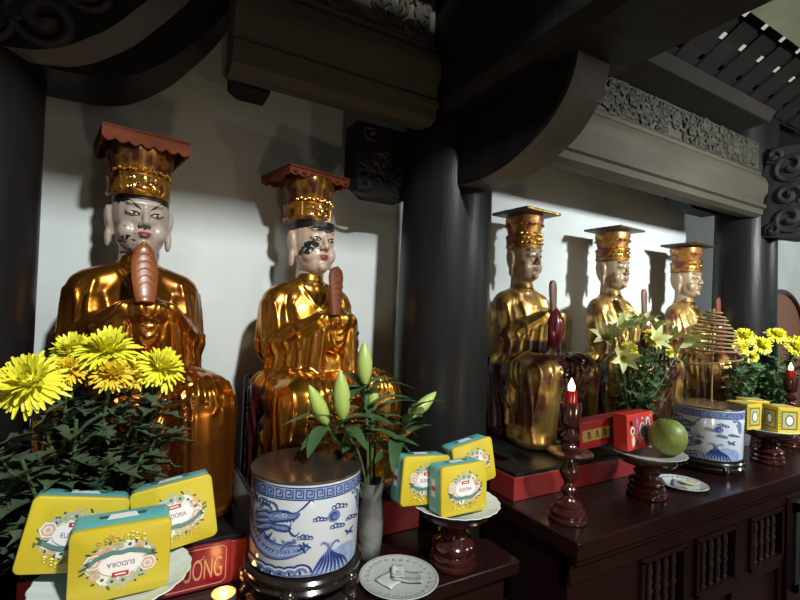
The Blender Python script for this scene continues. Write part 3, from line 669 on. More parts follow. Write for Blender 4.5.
    if style == 1: prof = [(.0, .019), (.15, .023), (.45, .0275), (.7, .026), (.88, .019), (.97, .010), (1, .004)]; A, B = Vector((-.012, -.204, .505)), Vector((-.014, -.158, .645))
    elif style == 2: prof = [(.0, .016), (.3, .019), (.6, .023), (.8, .025), (.92, .020), (.98, .011), (1, .004)]; A, B = Vector((-.026, -.200, .500)), Vector((-.012, -.170, .640))
    else: prof = [(.0, .017), (.4, .020), (.75, .022), (.9, .019), (.97, .011), (1, .004)]; A, B = Vector((-.020, -.180, .500)), Vector((-.026, -.178, .628))
    ax = (B-A); up = ax.normalized(); nr = up.cross(Vector((1, 0, 0))).normalized()*-1
    nn = 14; vs = []; fs = []
    pr = spline([(t, w_, 0) for t, w_ in prof], 4)
    for t, w_, _ in pr:
        for j in range(nn):
            a = 2*PI*j/nn; rr = 1+(.10*math.sin(t*44) if style < 3 and math.sin(a) < 0 else 0)
            vs.append(A+ax*t+Vector((1, 0, 0))*w_*math.cos(a)+nr*(-.009*math.sin(a)*rr))
    for i in range(len(pr)-1):
        for j in range(nn): fs.append((i*nn+j, i*nn+(j+1) % nn, (i+1)*nn+(j+1) % nn, (i+1)*nn+j))
    fs += [tuple(range(nn-1, -1, -1)), tuple(range((len(pr)-1)*nn, len(pr)*nn))]
    tb.add(vs, fs)
    tab = tb.build('tablet', tabm, st)
    if style < 3:
        q = MB()
        for i in range(6):
            t = .25+.12*i; w_ = .022; c = A+ax*t
            q.tube([c+Vector((1, 0, 0))*w_*u*(.95-.1*abs(i-3)*.5)+nr*(.0095-.004*u*u)+up*(.016*(1-u*u)-.008) for u in [k/6-1 for k in range(13)]], .0014, n=6)
        q.build('scale_relief', tabm, tab)
    # sleeve linings, collar, boots
    for s in (1, -1):
        q = MB(); q.ell((s*.095, -.262, .018), (.030, .050, .018)); q.ell((s*.095, -.288, .018), (.022, .022, .016)); q.build('boot', SHOE, st)
    if style >= 3:
        q = MB(); q.lathe([(.006, -.095), (.024, -.080), (.040, -.040), (.042, .005), (.034, .035), (.020, .055), (.010, .066)], (-.012, -.182, .452), n=24, sy=.75, flute=lambda a, z: 1+.05*math.cos(a*7+z*30))
        for r in (.018, .027): q.tube([(r*math.cos(a)-.012, -.182-.026, .442+1.5*r*math.sin(a)) for a in [2*PI*i/24 for i in range(24)]], .0022, n=6, closed=True)
        q.build('crimson_drape', cuffm, st)
    q = MB(); q.lathe([(.050, .583), (.0555, .588), (.0565, .597), (.050, .606), (.046, .606)], n=36, sy=1.0, c=(0, .004, 0)); q.build('collar', GILTB if style != 1 else gold, st)
    q = MB(); q.box((-.15, -.02, 0), (.15, .115, .20)); q.box((-.155, .085, .0), (.155, .115, .30)); q.build('throne', BLACK, st, bevel=.01)
    return st
king('gilded seated king statue with a pale face and wide red-brown hat, leftmost of five', -.006, .986, 1.015, GOLD1, FACE1, HATG, HATR, TABO, CUFF, 1, turn=9)
king('gilded seated king statue with black flaked patches on its pink face', .470, .986, .995, GOLD2, FACE2, HATG, HATR, TABB, MAROON, 2, turn=12)
king('worn gilt seated king statue just right of the middle pillar, gilt edge on the hat', 1.392, 1.034, .972, GOLD3, FACEG, HATG3, HATD, TABD, CUFF, 3, GFACE_EYE, mat('faded_lips', (.25, .10, .06), .4), 4)
king('worn gilt seated king statue behind the lilies, fourth from the left', 1.970, 1.034, .972, GOLD3, FACEG, HATG3, HATD, TABD, CUFF, 4, GFACE_EYE, bpy.data.materials['faded_lips'], 4)
king('worn gilt seated king statue farthest right, behind the incense coil', 2.600, 1.034, .965, GOLD3, FACEG, HATG3, HATD, TABB, CUFF, 5, GFACE_EYE, bpy.data.materials['faded_lips'], 4)

# ------------------------------------------------------------------ offerings
# --- pots
def pot_body(name):
    q = MB(); q.lathe([(.085, .0), (.1165, .004), (.119, .012), (.120, .10), (.1215, .185), (.120, .190), (.113, .190), (.112, .150)], n=72, capt=True)
    return q
PR = .1205; PH = .19
def pp(px, py, lift=.0004, off=0):
    """sketch coordinates of the painted band (front view of the pot) onto its wall"""
    u = max(-.9995, min(.9995, (px-230)/212)); a = math.asin(u); yf = py+(1-math.cos(a))*42
    z = PH-(yf-140)/(508-140)*(PH-.006); r = .1198+.0015*(z/.19)+lift; t = a+off-PI/2
    return Vector((r*math.cos(t), r*math.sin(t), z))
def stroke(mb, pts, w, k, off, lift=.0006, taper=True, cl=False):
    P = spline([(x, y, 0) for x, y in pts], 6) if len(pts) > 2 else [(pts[0][0]+(pts[1][0]-pts[0][0])*i/6, pts[0][1]+(pts[1][1]-pts[0][1])*i/6, 0) for i in range(7)]
    n = len(P); vs = []
    for i in range(n):
        a, b = P[max(i-1, 0)], P[min(i+1, n-1)]; dx, dy = b[0]-a[0], b[1]-a[1]; l = math.hypot(dx, dy) or 1
        ww = w*(math.sin(.35+2.5*i/(n-1)) if taper else 1)/2
        vs += [pp(P[i][0]-dy/l*ww, P[i][1]+dx/l*ww, lift, off), pp(P[i][0]+dy/l*ww, P[i][1]-dx/l*ww, lift, off)]
    mb.add(vs, [(2*i, 2*i+1, 2*i+3, 2*i+2) for i in range(n-1)], k)
def blob(mb, pts, k, off, lift=.0004):
    P = spline([(x, y, 0) for x, y in pts+pts[:1]], 5)[:-1]; cx = sum(p[0] for p in P)/len(P); cy = sum(p[1] for p in P)/len(P); n = len(P)
    vs = [pp(cx, cy, lift, off)]; fs = []
    for f in (.35, .7, 1): vs += [pp(cx+(p[0]-cx)*f, cy+(p[1]-cy)*f, lift, off) for p in P]
    for i in range(n):
        j = (i+1) % n; fs.append((0, 1+i, 1+j)); fs += [(1+r*n+i, 1+(r+1)*n+i, 1+(r+1)*n+j, 1+r*n+j) for r in (0, 1)]
    mb.add(vs, fs, k)
def paint(off):
    q = MB()
    # materials: 0 dark, 1 mid wash, 2 pale wash, 3 white
    body = [(48, 190), (34, 240), (38, 300), (62, 360), (105, 400), (155, 408), (205, 400), (248, 388)]
    stroke(q, body, 72, 0, off, .0003); stroke(q, body, 62, 1, off, .0004); stroke(q, body, 44, 2, off, .0006)
    for i in range(26):
        t = i/25; P = spline([(x, y, 0) for x, y in body], 8); c = P[int(t*(len(P)-1))]
        stroke(q, [(c[0]-9, c[1]-9), (c[0]+2, c[1]), (c[0]-7, c[1]+9)], 4, 0, off, .0008)
    for i in range(11):     # mane swept back from the head
        y0 = 246+8*i; stroke(q, [(128, y0*.55+128), (96-3*(i % 3), y0), (66-6*(i % 2), y0+14-4*(i % 4)), (52+5*(i % 3), y0+6)], 9, (1, 0, 2)[i % 3], off, .0007+.0001*(i % 3))
    blob(q, [(100, 262), (130, 246), (165, 244), (186, 252), (206, 246), (214, 256), (200, 272), (168, 280), (128, 288), (104, 284)], 1, off, .0010)     # brow and upper jaw
    blob(q, [(108, 296), (140, 300), (168, 302), (186, 312), (168, 322), (134, 318), (112, 312)], 1, off, .0010)     # lower jaw
    blob(q, [(118, 268), (140, 256), (164, 256), (172, 266), (150, 274)], 2, off, .0012)
    blob(q, [(150, 258), (160, 253), (168, 259), (160, 266)], 3, off, .0013); blob(q, [(157, 257), (162, 256), (164, 261), (158, 263)], 0, off, .0014)
    for i in range(5): stroke(q, [(146+11*i, 281-i), (149+11*i, 288-i), (152+11*i, 281-i)], 4, 0, off, .0013)
    for a in ([(120, 250), (104, 228), (82, 224), (70, 232)], [(138, 246), (128, 222), (108, 208)], [(100, 262), (130, 246), (165, 244), (186, 252), (206, 246)], [(104, 284), (128, 288), (168, 280), (200, 272), (214, 256)], [(108, 296), (140, 300), (168, 302), (186, 312)], [(112, 312), (134, 320), (168, 323), (186, 312)], [(200, 250), (222, 232), (248, 204), (262, 210)], [(186, 290), (178, 318), (198, 342), (216, 326)], [(150, 252), (166, 248), (178, 254)], [(90, 330), (74, 344), (60, 336)], [(120, 330), (108, 352), (90, 356)]): stroke(q, a, 7, 0, off, .0013)
    for i in range(9):     # spines along the back
        t_ = i/8; P = spline([(x, y, 0) for x, y in body], 8); c = P[int(t_*(len(P)-2))]; c2 = P[int(t_*(len(P)-2))+1]; dx, dy = c2[0]-c[0], c2[1]-c[1]; l = math.hypot(dx, dy)
        stroke(q, [(c[0]+dy/l*30, c[1]-dx/l*30), (c[0]+dy/l*40+dx/l*4, c[1]-dx/l*40+dy/l*4), (c[0]+dy/l*48-dx/l*4, c[1]-dx/l*48-dy/l*4)], 9, 1, off, .0009)
    stroke(q, [(150, 400), (176, 372), (206, 368)], 16, 1, off, .0009); stroke(q, [(150, 400), (176, 372), (206, 368)], 4, 0, off, .0011)
    for a in ([(205, 405), (228, 392), (246, 372)], [(228, 392), (214, 372)], [(236, 386), (228, 366)], [(240, 384), (258, 392)], [(228, 396), (240, 412)], [(385, 370), (400, 355), (412, 340)], [(392, 362), (380, 345)], [(396, 358), (412, 368)]): stroke(q, a if len(a) > 2 else a, 8, 0, off, .001)
    def cloud(cx, cy, s):
        for i, (dx, dy) in enumerate(((-28, 6), (-10, -4), (10, 2), (28, 8))):
            stroke(q, [(cx+s*dx+p[0]*s, cy+s*dy+p[1]*s) for p in ((-10, 6), (-8, -8), (4, -10), (9, 0), (2, 6))], 5, 0, off, .0009)
        stroke(q, [(cx-s*38, cy+s*14), (cx, cy+s*10), (cx+s*38, cy+s*16)], 4, 0, off, .0009)
    cloud(82, 212, .7); cloud(235, 348, .7); cloud(355, 238, .75); cloud(285, 280, .65); cloud(350, 318, .7); cloud(405, 300, .6)
    blob(q, [(310, 275), (325, 252), (350, 256), (358, 280), (342, 298), (320, 295)], 1, off, .0006); stroke(q, [(346, 270), (336, 262), (324, 272), (328, 288), (342, 290)], 7, 0, off, .001)
    for a in ([(408, 180), (425, 200), (432, 240)], [(415, 215), (428, 240), (430, 280)], [(400, 190), (412, 205)]): stroke(q, a, 12, 1, off, .0008)
    # waves and striped rock
    for i in range(6):
        cx = 36+i*38
        for r, k in ((34, 0), (25, 3), (18, 1)):
            cy = 492-8*math.cos(i); pts = [(cx+r*math.cos(a), min(500, cy-r*.9*math.sin(a))) for a in [PI*j/12 for j in range(13)]]
            stroke(q, pts, 10, k, off, .0008+.0002*(34-r)/10, taper=False)
    blob(q, [(262, 496), (285, 445), (312, 415), (322, 380), (338, 415), (375, 400), (420, 410), (425, 470), (380, 498), (320, 503)], 2, off, .0005)
    for i in range(9):
        x0 = 262+i*17; stroke(q, [(x0, 502-abs(i-4)*1.2), (x0+(325-x0)*.35+4, 455), (322+(i-4)*6, 402+abs(i-4)*7)], 9, 0, off, .0009)
    stroke(q, [(322, 420), (318, 392), (300, 378), (290, 388)], 9, 1, off, .0009); stroke(q, [(326, 420), (332, 392), (350, 378), (360, 390)], 9, 1, off, .0009)
    return q
def pot(label, x, y, z, off, lab2, coil=False):
    t = thing('incense_pot', label, 'pot', (x, y, z), group='blue and white incense pots')
    pot_body('body').build('body', PORC, t)
    b = MB()
    b.lathe([(.1212, .160), (.1216, .1825)], n=72, k=2, capb=False, capt=False); b.lathe([(.1214, .158), (.1214, .1605)], n=72, k=0, capb=False, capt=False); b.lathe([(.1219, .182), (.1219, .1845)], n=72, k=0, capb=False, capt=False)
    for i in range(36):
        a = 2*PI*i/36; w = 2*PI/36
        for (u0, v0, u1, v1) in ((.1, .1, .9, .2), (.1, .1, .2, .9), (.1, .8, .7, .9), (.6, .4, .7, .9), (.35, .4, .7, .5), (.8, .1, .9, .9)):
            vs = [Vector((.1222*math.cos(a+w*u), .1222*math.sin(a+w*u), .1605+.0215*v)) for u, v in ((u0, v0), (u1, v0), (u1, v1), (u0, v1))]; b.add(vs, [(0, 1, 2, 3)], 0)
    b.lathe([(.1192, .006), (.1194, .010)], n=72, k=1, capb=False, capt=False)
    b.build('key_fret_band', [BLU, MIDB, LTB, PORC], t, fixn=False)
    p = paint(off); q = paint(off+PI); n = MB(); n.v, n.f, n.mi = p.v, p.f, p.mi; n.add(q.v, q.f, 0); n.mi[len(p.mi):] = q.mi
    n.build('dragon_painting', [BLU, MIDB, LTB, PORC], t, fixn=False)
    if 'large' in label: t.scale = (.975, .975, .985)
    l = MB(); l.lathe([(.112, .1885), (.1235, .190), (.1245, .192), (.1235, .1945), (.10, .1955), (.05, .196)], n=64); l.build('lid', LIDM, t)
    return t
def pot_stand(x, y, z, h, label):
    t = thing('pot_stand', label, 'stand', (x, y, z), group='carved pot stands')
    q = MB(); q.lathe([(.095, h-.035), (.122, h-.032), (.126, h-.026), (.121, h-.020), (.127, h-.013), (.128, h-.006), (.124, h-.001), (.10, h)], n=56); q.build('top_ring', SHINY, t)
    q = MB(); q.lathe([(.100, .004), (.118, .006), (.121, .012), (.112, .018), (.100, .022)], n=56); q.build('foot_ring', SHINY, t)
    for i in range(5):
        a = 2*PI*i/5+.4; c, s_ = math.cos(a), math.sin(a)
        q = MB(); q.tube(spline([(.098*c, .098*s_, h-.024), (.118*c, .118*s_, h*.60), (.112*c, .112*s_, h*.35), (.122*c, .122*s_, .012), (.130*c, .130*s_, .008)], 5), [.016, .016, .017, .017, .018, .018, .017, .016, .015, .014, .014, .013, .012, .012, .012, .011, .011, .010, .010, .009, .008], n=10); q.build('leg', SHINY, t)
    return t
SHINY = mat('black_polished_wood', (.016, .012, .011), .18, coat=.5)
pot_stand(.345, .995, .88, .083, 'black carved wooden stand under the big left incense pot')
pot('large blue and white dragon incense pot with bronze lid, on the left table', .345, .995, .9635, -.34, '')
pot_stand(1.955, .975, .95, .045, 'black carved wooden stand under the right incense pot')
pot('blue and white dragon incense pot beside the green pomelo', 1.955, .975, .9955, -1.30, '')

# --- pedestal stands and plates
def pedestal(x, y, z, h, label):
    t = thing('pedestal_stand', label, 'stand', (x, y, z), group='turned pedestal stands')
    k = h-.02
    q = MB(); q.lathe([(.054, 0), (.058, .004), (.058, .012), (.053, .016), (.055, .022), (.055, .028), (.048, .034)], n=40); q.build('foot', STANDW, t)
    q = MB(); q.lathe([(.044, .032), (.050, .038), (.053, .34*k+.015), (.048, .45*k+.01), (.034, .50*k+.012), (.031, .56*k+.01), (.038, .62*k+.01), (.040, .66*k+.01), (.030, .72*k+.01), (.028, .80*k), (.034, .88*k), (.046, k)], n=40); q.build('stem', STANDW, t)
    q = MB(); q.lathe([(.040, k-.003), (.060, k), (.082, k+.008), (.086, k+.014), (.084, h-.001), (.075, h)], n=48); q.build('top', STANDW, t)
    return t
def plate(x, y, z, r, label, group='scalloped white plates', m=CERA, sc=22):
    q = MB(); fl = (lambda a, z_: 1+(.022*abs(math.cos(a*sc/2)) if z_ > .012 else 0)) if sc else None
    q.lathe([(.50*r, .0), (.52*r, .002), (.62*r, .004), (.82*r, .010), (.97*r, .0185), (1.0*r, .0205), (.985*r, .0215), (.80*r, .0135), (.60*r, .0075), (.3*r, .0065)], n=88, flute=fl)
    o = q.build('plate', m); o.location = (x, y, z); return tag(o, label, 'plate', group)
pedestal(-.012, .880, .88, .155, 'turned red-brown pedestal stand carrying the leftmost three tins')
plate(-.012, .880, 1.0355, .112, 'scalloped white plate under the leftmost three tins')
pedestal(.710, .932, .88, .135, 'turned red-brown pedestal stand carrying tins beside the middle pillar')
plate(.710, .932, 1.0155, .110, 'scalloped white plate under three tins beside the middle pillar')
pedestal(1.430, .885, .95, .120, 'turned red-brown pedestal stand carrying the pomelo')
plate(1.430, .885, 1.0705, .110, 'white plate holding the pomelo and red cartons')
pedestal(2.255, .890, .95, .120, 'turned dark pedestal stand carrying small yellow boxes, far right')
plate(2.255, .890, 1.0705, .108, 'white plate under small yellow boxes, far right')

# --- tins
TW, TH, TD = .134, .114, .054
def rrect(w, h, r, n=5):
    pts = []
    for sx, sz, a0 in ((1, 1, 0), (-1, 1, 90), (-1, -1, 180), (1, -1, 270)):
        for i in range(n):
            a = R(a0+i*90/(n-1)); pts.append((sx*(w/2-r)+r*math.cos(a), sz*(h/2-r)+r*math.sin(a)))
    return pts
def rbox(mb, w, h, r, y0, y1, e=.002, k=0):
    L = [(y0, w-2*e, h-2*e), (y0+e*.3, w-e*.6, h-e*.6), (y0+e, w, h), (y1-e, w, h), (y1-e*.3, w-e*.6, h-e*.6), (y1, w-2*e, h-2*e)]; vs = []; n = 20
    for y, a, b in L: vs += [(p[0], y, p[1]) for p in rrect(a, b, r)]
    fs = [(i*n+j, i*n+(j+1) % n, (i+1)*n+(j+1) % n, (i+1)*n+j) for i in range(5) for j in range(n)]+[tuple(range(n)), tuple(range(6*n-1, 5*n-1, -1))]
    mb.add(vs, fs, k)
def disc(mb, c, rx, rz, y, k, n=18, rot=0, fn=None):
    vs = []
    for i in range(n):
        a = 2*PI*i/n; q = fn(a) if fn else 1; u, v = rx*q*math.cos(a), rz*q*math.sin(a); vs.append((c[0]+u*math.cos(rot)-v*math.sin(rot), y, c[1]+u*math.sin(rot)+v*math.cos(rot)))
    mb.add(vs, [tuple(range(n))], k)
def quad(mb, pts, y, k): mb.add([(p[0], y, p[1]) for p in pts], [tuple(range(len(pts)))], k)
def tin_proto():
    t = thing('tea_tin', 'tin', 'tin', (0, 0, 0), group='yellow and teal gift tins')
    q = MB(); rbox(q, TW-.003, TH-.003, .009, -TD/2+.006, TD/2); q.build('tin_body', TEAL, t)
    q = MB(); rbox(q, TW, TH, .010, -TD/2, -TD/2+.012, .003); q.build('lid', YEL, t)
    y = -TD/2-.0004; a = MB(); rg = random.Random(5)
    # 0 cream 1 pink 2 sage 3 dark green 4 ribbon 5 purple 6 red 7 gold 8 white
    disc(a, (0, .0), .043, .033, y, 0, 40, fn=lambda q: 1+.05*math.sin(q*7)+.03*math.sin(q*13))
    for i in range(34):
        q = 2*PI*i/34+rg.uniform(-.05, .05); r = rg.uniform(.98, 1.20); c = (.043*r*math.cos(q), .033*r*math.sin(q))
        disc(a, c, rg.uniform(.003, .0055), .0018, y-.0002, rg.choice((3, 2, 3)), 8, q+rg.uniform(-1, 1))
    for i in range(16):
        q = 2*PI*i/16+.1; c = (.037*math.cos(q), .0285*math.sin(q)); k = rg.choice((0, 1, 2, 0))
        disc(a, c, .0072, .0072, y-.0003, k, 14, fn=lambda u: 1+.15*math.cos(5*u)); disc(a, c, .0026, .0026, y-.0005, rg.choice((1, 3, 7)), 8)
    for c in ((-.036, .008), (.036, -.008)):
        for r, k in ((.0115, 8), (.0095, 1), (.006, 0), (.0035, 1)): disc(a, c, r, r, y-.0006-.0001*(12-r*1000), k, 18, fn=lambda u: 1+.08*math.cos(6*u))
    disc(a, (0, .001), .029, .0175, y-.0018, 8, 36)
    text_on(a, 'EUDORA', .036, lambda u, v: (u, y-.0022, .0005+v), 5, height=.0075)
    quad(a, [(-.011, .0125), (.011, .0125), (.011, .0195), (-.011, .0195)], y-.0022, 6); quad(a, [(-.007, .0150), (.007, .0150), (.007, .0172), (-.007, .0172)], y-.0025, 8)
    pts = [(-.040, -.010), (-.026, -.016), (-.012, -.019), (.0, -.0175), (.012, -.019), (.028, -.015), (.041, -.007)]
    sp = spline([(p[0], p[1], 0) for p in pts], 5); n = len(sp)
    a.add([(p[0], y-.0024, p[1]-.0035) for p in sp]+[(p[0], y-.0024, p[1]+.0035) for p in sp], [(i, i+1, n+i+1, n+i) for i in range(n-1)], 4)
    quad(a, [(-.046, -.004), (-.036, -.007), (-.036, -.014), (-.047, -.012), (-.043, -.008)], y-.0021, 3); quad(a, [(.047, -.001), (.037, -.004), (.037, -.012), (.048, -.009), (.044, -.005)], y-.0021, 3)
    for s in (1, -1):
        for r, cx, cz in ((.007, .008, -.038), (.006, .020, -.040), (.005, .030, -.036), (.004, .014, -.044)):
            a.tube([(s*p[0], y-.0004, p[1]) for p in scroll_path(cx, cz, r, 1.3, 1, 1, 14)], .0010, n=5, k=7)
    a.build('printed_label', [CREAM, PINK, SAGE, DKG, RIB, PURP, PRED, PGOLD, BKW], t, fixn=False)
    b = MB(); z = TH/2-.0010
    for pts, zz, k in (([(-.022, -.004), (.022, -.004), (.017, .012), (-.017, .012)], z, 0), ([(-.030, .002), (-.020, .002), (-.020, .010), (-.034, .010)], z, 1), ([(.030, .002), (.020, .002), (.020, .010), (.034, .010)], z, 1)):
        b.add([(p[0], p[1]+.004, zz+.0002) for p in pts], [(0, 1, 2, 3)], k); b.add([(-p[0], p[1]+.004, -zz-.0002) for p in pts], [(0, 1, 2, 3)], k)
    for sx in (1, -1):
        x = sx*(TW/2-.0012); b.add([(x, .0, -.018), (x, .016, -.018), (x, .016, .022), (x, .0, .022)], [(0, 1, 2, 3)], 0); b.add([(x+sx*.0003, .0, -.004), (x+sx*.0003, .016, -.004), (x+sx*.0003, .016, .006), (x+sx*.0003, .0, .006)], [(0, 1, 2, 3)], 2)
    b.build('side_print', [CREAM, DKG, PRED], t, fixn=False)
    return t
proto = tin_proto(); used = [0]
def put_tin(x, y, zb, label, roll=0, lean=0, rz=0, flip=False):
    r = R(roll); need = abs(TW/2*math.sin(r))+TH/2*math.cos(r); z = zb+need
    rot = (R(lean), r+(PI if flip else 0), R(rz)); M_ = Euler(rot).to_matrix()
    z = zb-min((M_ @ Vector((a*TW/2, b*TD/2, c*TH/2))).z for a in (1, -1) for b in (1, -1) for c in (1, -1))
    if used[0] == 0: o = proto; o.location = (x, y, z); o.rotation_euler = rot; o['label'] = label
    else: o = dup(proto, (x, y, z), rot, label)
    used[0] += 1
ZP = 1.0355+.0068
put_tin(-.004, .845, ZP+.004, 'yellow and teal gift tin standing upside down, front of the leftmost plate', lean=-6, flip=True)
put_tin(-.071, .918, ZP+.010, 'yellow and teal gift tin tilted clockwise, at the far left of the picture', roll=11, lean=-5)
put_tin(.076, .945, ZP+.006, 'yellow and teal gift tin tilted counter-clockwise, right back of the leftmost plate', roll=-8, lean=-5)
ZQ = 1.0155+.0068
put_tin(.688, .893, ZQ+.008, 'yellow and teal gift tin at the front of the plate by the middle pillar', lean=-3)
put_tin(.622, .958, ZQ+.010, 'yellow and teal gift tin at the left of the plate by the middle pillar', roll=5, lean=-3)
put_tin(.800, .995, ZQ+.012, 'yellow and teal gift tin at the back of the plate, touching the middle pillar', roll=-9, lean=-3)

# --- candlesticks, tea light
def candlestick(x, y, z, label, h=.318):
    t = thing('candlestick', label, 'candlestick', (x, y, z), group='turned candlesticks with red lamps')
    q = MB(); q.lathe([(.046, 0), (.052, .003), (.052, .010), (.046, .014), (.049, .020), (.049, .026), (.040, .034), (.036, .038), (.038, .044), (.026, .054)], n=40); q.build('base', STANDW, t)
    q = MB(); q.lathe([(.026, .050), (.017, .058), (.014, .068), (.020, .075), (.022, .082), (.014, .090), (.012, .102), (.019, .110), (.026, .128), (.024, .142), (.014, .156), (.013, .166), (.020, .172)], n=32); q.build('lower_stem', STANDW, t)
    q = MB(); q.lathe([(.018, .170), (.050, .176), (.060, .181), (.061, .185), (.050, .186), (.016, .188)], n=44); q.build('drip_pan', STANDW, t)
    q = MB(); q.lathe([(.018, .186), (.022, .195), (.014, .203), (.013, .210), (.025, .220), (.026, .230), (.014, .240), (.013, .248), (.024, .256), (.027, .266), (.028, .285), (.030, .308), (.028, h), (.02, h)], n=32); q.build('upper_stem', STANDW, t)
    q = MB(); q.lathe([(.016, h), (.0165, h+.004), (.016, h+.034), (.0145, h+.035), (.014, h+.006)], n=28); q.build('red_cup', CUPR, t)
    q = MB(); q.lathe([(.004, h+.006), (.007, h+.03), (.0095, h+.042), (.0085, h+.050), (.004, h+.060), (.0012, h+.068)], n=20); b = q.build('bulb', BULB, t)
    return t
candlestick(1.052, .872, .95, 'dark turned candlestick with a lit red lamp, at the near corner of the altar cabinet')
candlestick(2.66, .965, .95, 'dark turned candlestick with a lit red lamp, at the right edge behind the yellow boxes')
t = thing('tealight_candle', 'small burning tealight candle on the left table, at the bottom edge', 'candle', (.184, 1.020, .88)); t.scale = (1.25, 1.25, 1.1)
q = MB(); q.lathe([(.019, 0), (.0195, .001), (.020, .017), (.0192, .0172), (.019, .008)], n=32); q.build('cup', FOIL, t)
q = MB(); q.lathe([(.0, .012), (.0185, .012), (.0187, .0125), (.0, .0126)], n=28, capb=False, capt=False); q.build('wax', WAX, t)
q = MB(); q.lathe([(.002, .0125), (.005, .015), (.0055, .018), (.003, .022), (.0006, .027)], n=16); q.build('flame', FLAME, t)
ld = bpy.data.lights.new('candle_glow', 'POINT'); ld.energy = .10; ld.color = (1, .5, .18); ld.shadow_soft_size = .012
o = bpy.data.objects.new('candle_glow', ld); COL.objects.link(o); o.parent = t; o.location = (0, 0, .045)

# --- flat plates with banknotes
def note_plate(x, y, z, r, label, m, bits):
    t = thing('flat_plate', label, 'plate', (x, y, z))
    q = MB(); q.lathe([(.6*r, 0), (.64*r, .001), (.95*r, .009), (r, .011), (.985*r, .0122), (.93*r, .0105), (.70*r, .0045), (.3*r, .0040)], n=64); q.build('dish', m, t)
    q = MB(); q.lathe([(.955*r, .0121), (.94*r, .0117), (.935*r, .0116)], n=64, capb=False, capt=False)
    for i in range(26):
        a = 2*PI*i/26; rr = .82*r; zz = .0092
        q.tube([(rr*math.cos(a)+.2*(p[0]*math.cos(a)-p[1]*math.sin(a)), rr*math.sin(a)+.2*(p[0]*math.sin(a)+p[1]*math.cos(a)), zz) for p in scroll_path(0, 0, .034, 1.2, i*2.1, (-1) ** i, 12)], .0008, n=4)
    q.build('rim_pattern', PRINT, t)
    for i, (bx, by, w, h, rz, mm, lab) in enumerate(bits):
        q = MB(); q.grid(lambda u, v: ((u-.5)*w, (v-.5)*h, .0015*math.sin(u*7+i)+.001*math.sin(v*9)), 10, 6)
        o = q.build('banknote', mm, fixn=False); o.location = (x+bx, y+by, z+.0082+.0032*i); o.rotation_euler = (0, 0, R(rz)); tag(o, lab, 'banknote')
        md = o.modifiers.new('thickness', 'SOLIDIFY'); md.thickness = .0006
    return t
note_plate(.553, .927, .88, .092, 'flat pale plate with grey scroll rim in front of the lily vase', mat('grey_glazed_plate', (.40, .42, .41), .25, coat=.3),
    [(-.012, .004, .075, .05, 20, NOTE2, 'pale folded banknote lying lowest on the grey-rimmed flat plate'), (.018, -.012, .07, .042, -35, NOTE, 'grey banknote lying on the right of the grey-rimmed flat plate'), (.004, .012, .05, .03, 60, NOTE2, 'small pale banknote on top of the pile on the flat plate')])
note_plate(1.630, .885, .95, .078, 'flat white plate beside the pomelo stand', CERA,
    [(-.012, .0, .075, .045, 30, NOTE, 'grey banknote on the flat white plate beside the pomelo stand'), (.024, -.012, .055, .036, -15, mat('yellowish_note', (.55, .45, .2), .6, col2=(.45, .5, .38), scale=30), 'yellowish banknote on the flat white plate beside the pomelo stand')])

# --- fruit, cartons
t = thing('pomelo', 'round green pomelo on the white plate, in front of the red carton', 'fruit', (1.482, .852, 1.0825))
q = MB(); q.lathe([(.002, .002), (.020, .001), (.038, .010), (.051, .028), (.0565, .052), (.054, .074), (.044, .093), (.028, .106), (.012, .110), (.004, .108)], n=40, flute=lambda a, z: 1+.008*math.cos(3*a+z*20)); q.build('fruit', POM, t)
q = MB(); q.lathe([(.004, .107), (.0035, .112), (.002, .113)], n=10); q.build('stem_stub', STEM, t)
def carton(name, label, loc, rot, w, d, h, m):
    t = thing(name, label, 'box', loc, rot=rot); q = MB(); q.box((-w/2, -d/2, 0), (w/2, d/2, h)); q.build('box', m, t, smooth=False, bevel=.0012); return t
t = carton('gift_carton', 'long dark red carton with an ochre band, behind the candlestick', (1.375, .992, 1.0985), (0, R(-3), 0), .32, .048, .085, GIFTD)
q = MB(); quad(q, [(-.149, .024), (.149, .024), (.149, .060), (-.149, .060)], -.0246, 0)
for x0 in (-.125, -.085, -.048, -.012, .03): 
    quad(q, [(x0, .030), (x0+.006, .030), (x0+.006, .054), (x0, .054)], -.0250, 1); quad(q, [(x0+.012, .030), (x0+.018, .030), (x0+.010, .054), (x0+.004, .054)], -.0250, 1)
q.build('ochre_band', [OCHRE, mat('printed_dark_brown', (.05, .02, .008), .5)], t, fixn=False)
t = carton('snack_carton', 'bright red carton with white and grey spots, behind the pomelo', (1.428, .928, 1.0905), (R(-4), 0, R(4)), .155, .046, .112, GIFTR)
q = MB(); y = -.0234
for c, rx, rz, k, dy in (((-.052, .082), .008, .010, 2, 0), ((-.047, .060), .012, .014, 0, 0), ((-.046, .059), .006, .007, 2, 1), ((-.046, .030), .010, .022, 3, 0), ((-.044, .027), .006, .014, 0, 1), ((-.020, .082), .007, .020, 1, 0), ((-.018, .088), .004, .007, 5, 1), ((-.022, .052), .006, .008, 1, 0), ((.010, .055), .017, .027, 0, 0), ((.011, .055), .014, .024, 4, 1), ((.045, .078), .013, .020, 0, 0), ((.046, .078), .007, .011, 2, 1), ((.046, .081), .0025, .003, 0, 2), ((.030, .092), .006, .006, 1, 0), ((-.018, .018), .008, .012, 4, 0), ((-.006, .025), .005, .007, 5, 0), ((-.018, .036), .006, .006, 5, 0), ((.062, .100), .007, .006, 5, 0), ((.030, .030), .010, .013, 4, 0), ((.060, .035), .007, .010, 5, 0), ((.012, .095), .004, .004, 0, 0)):
    disc(q, c, rx, rz, y-.0003*dy-.0002, k, 18)
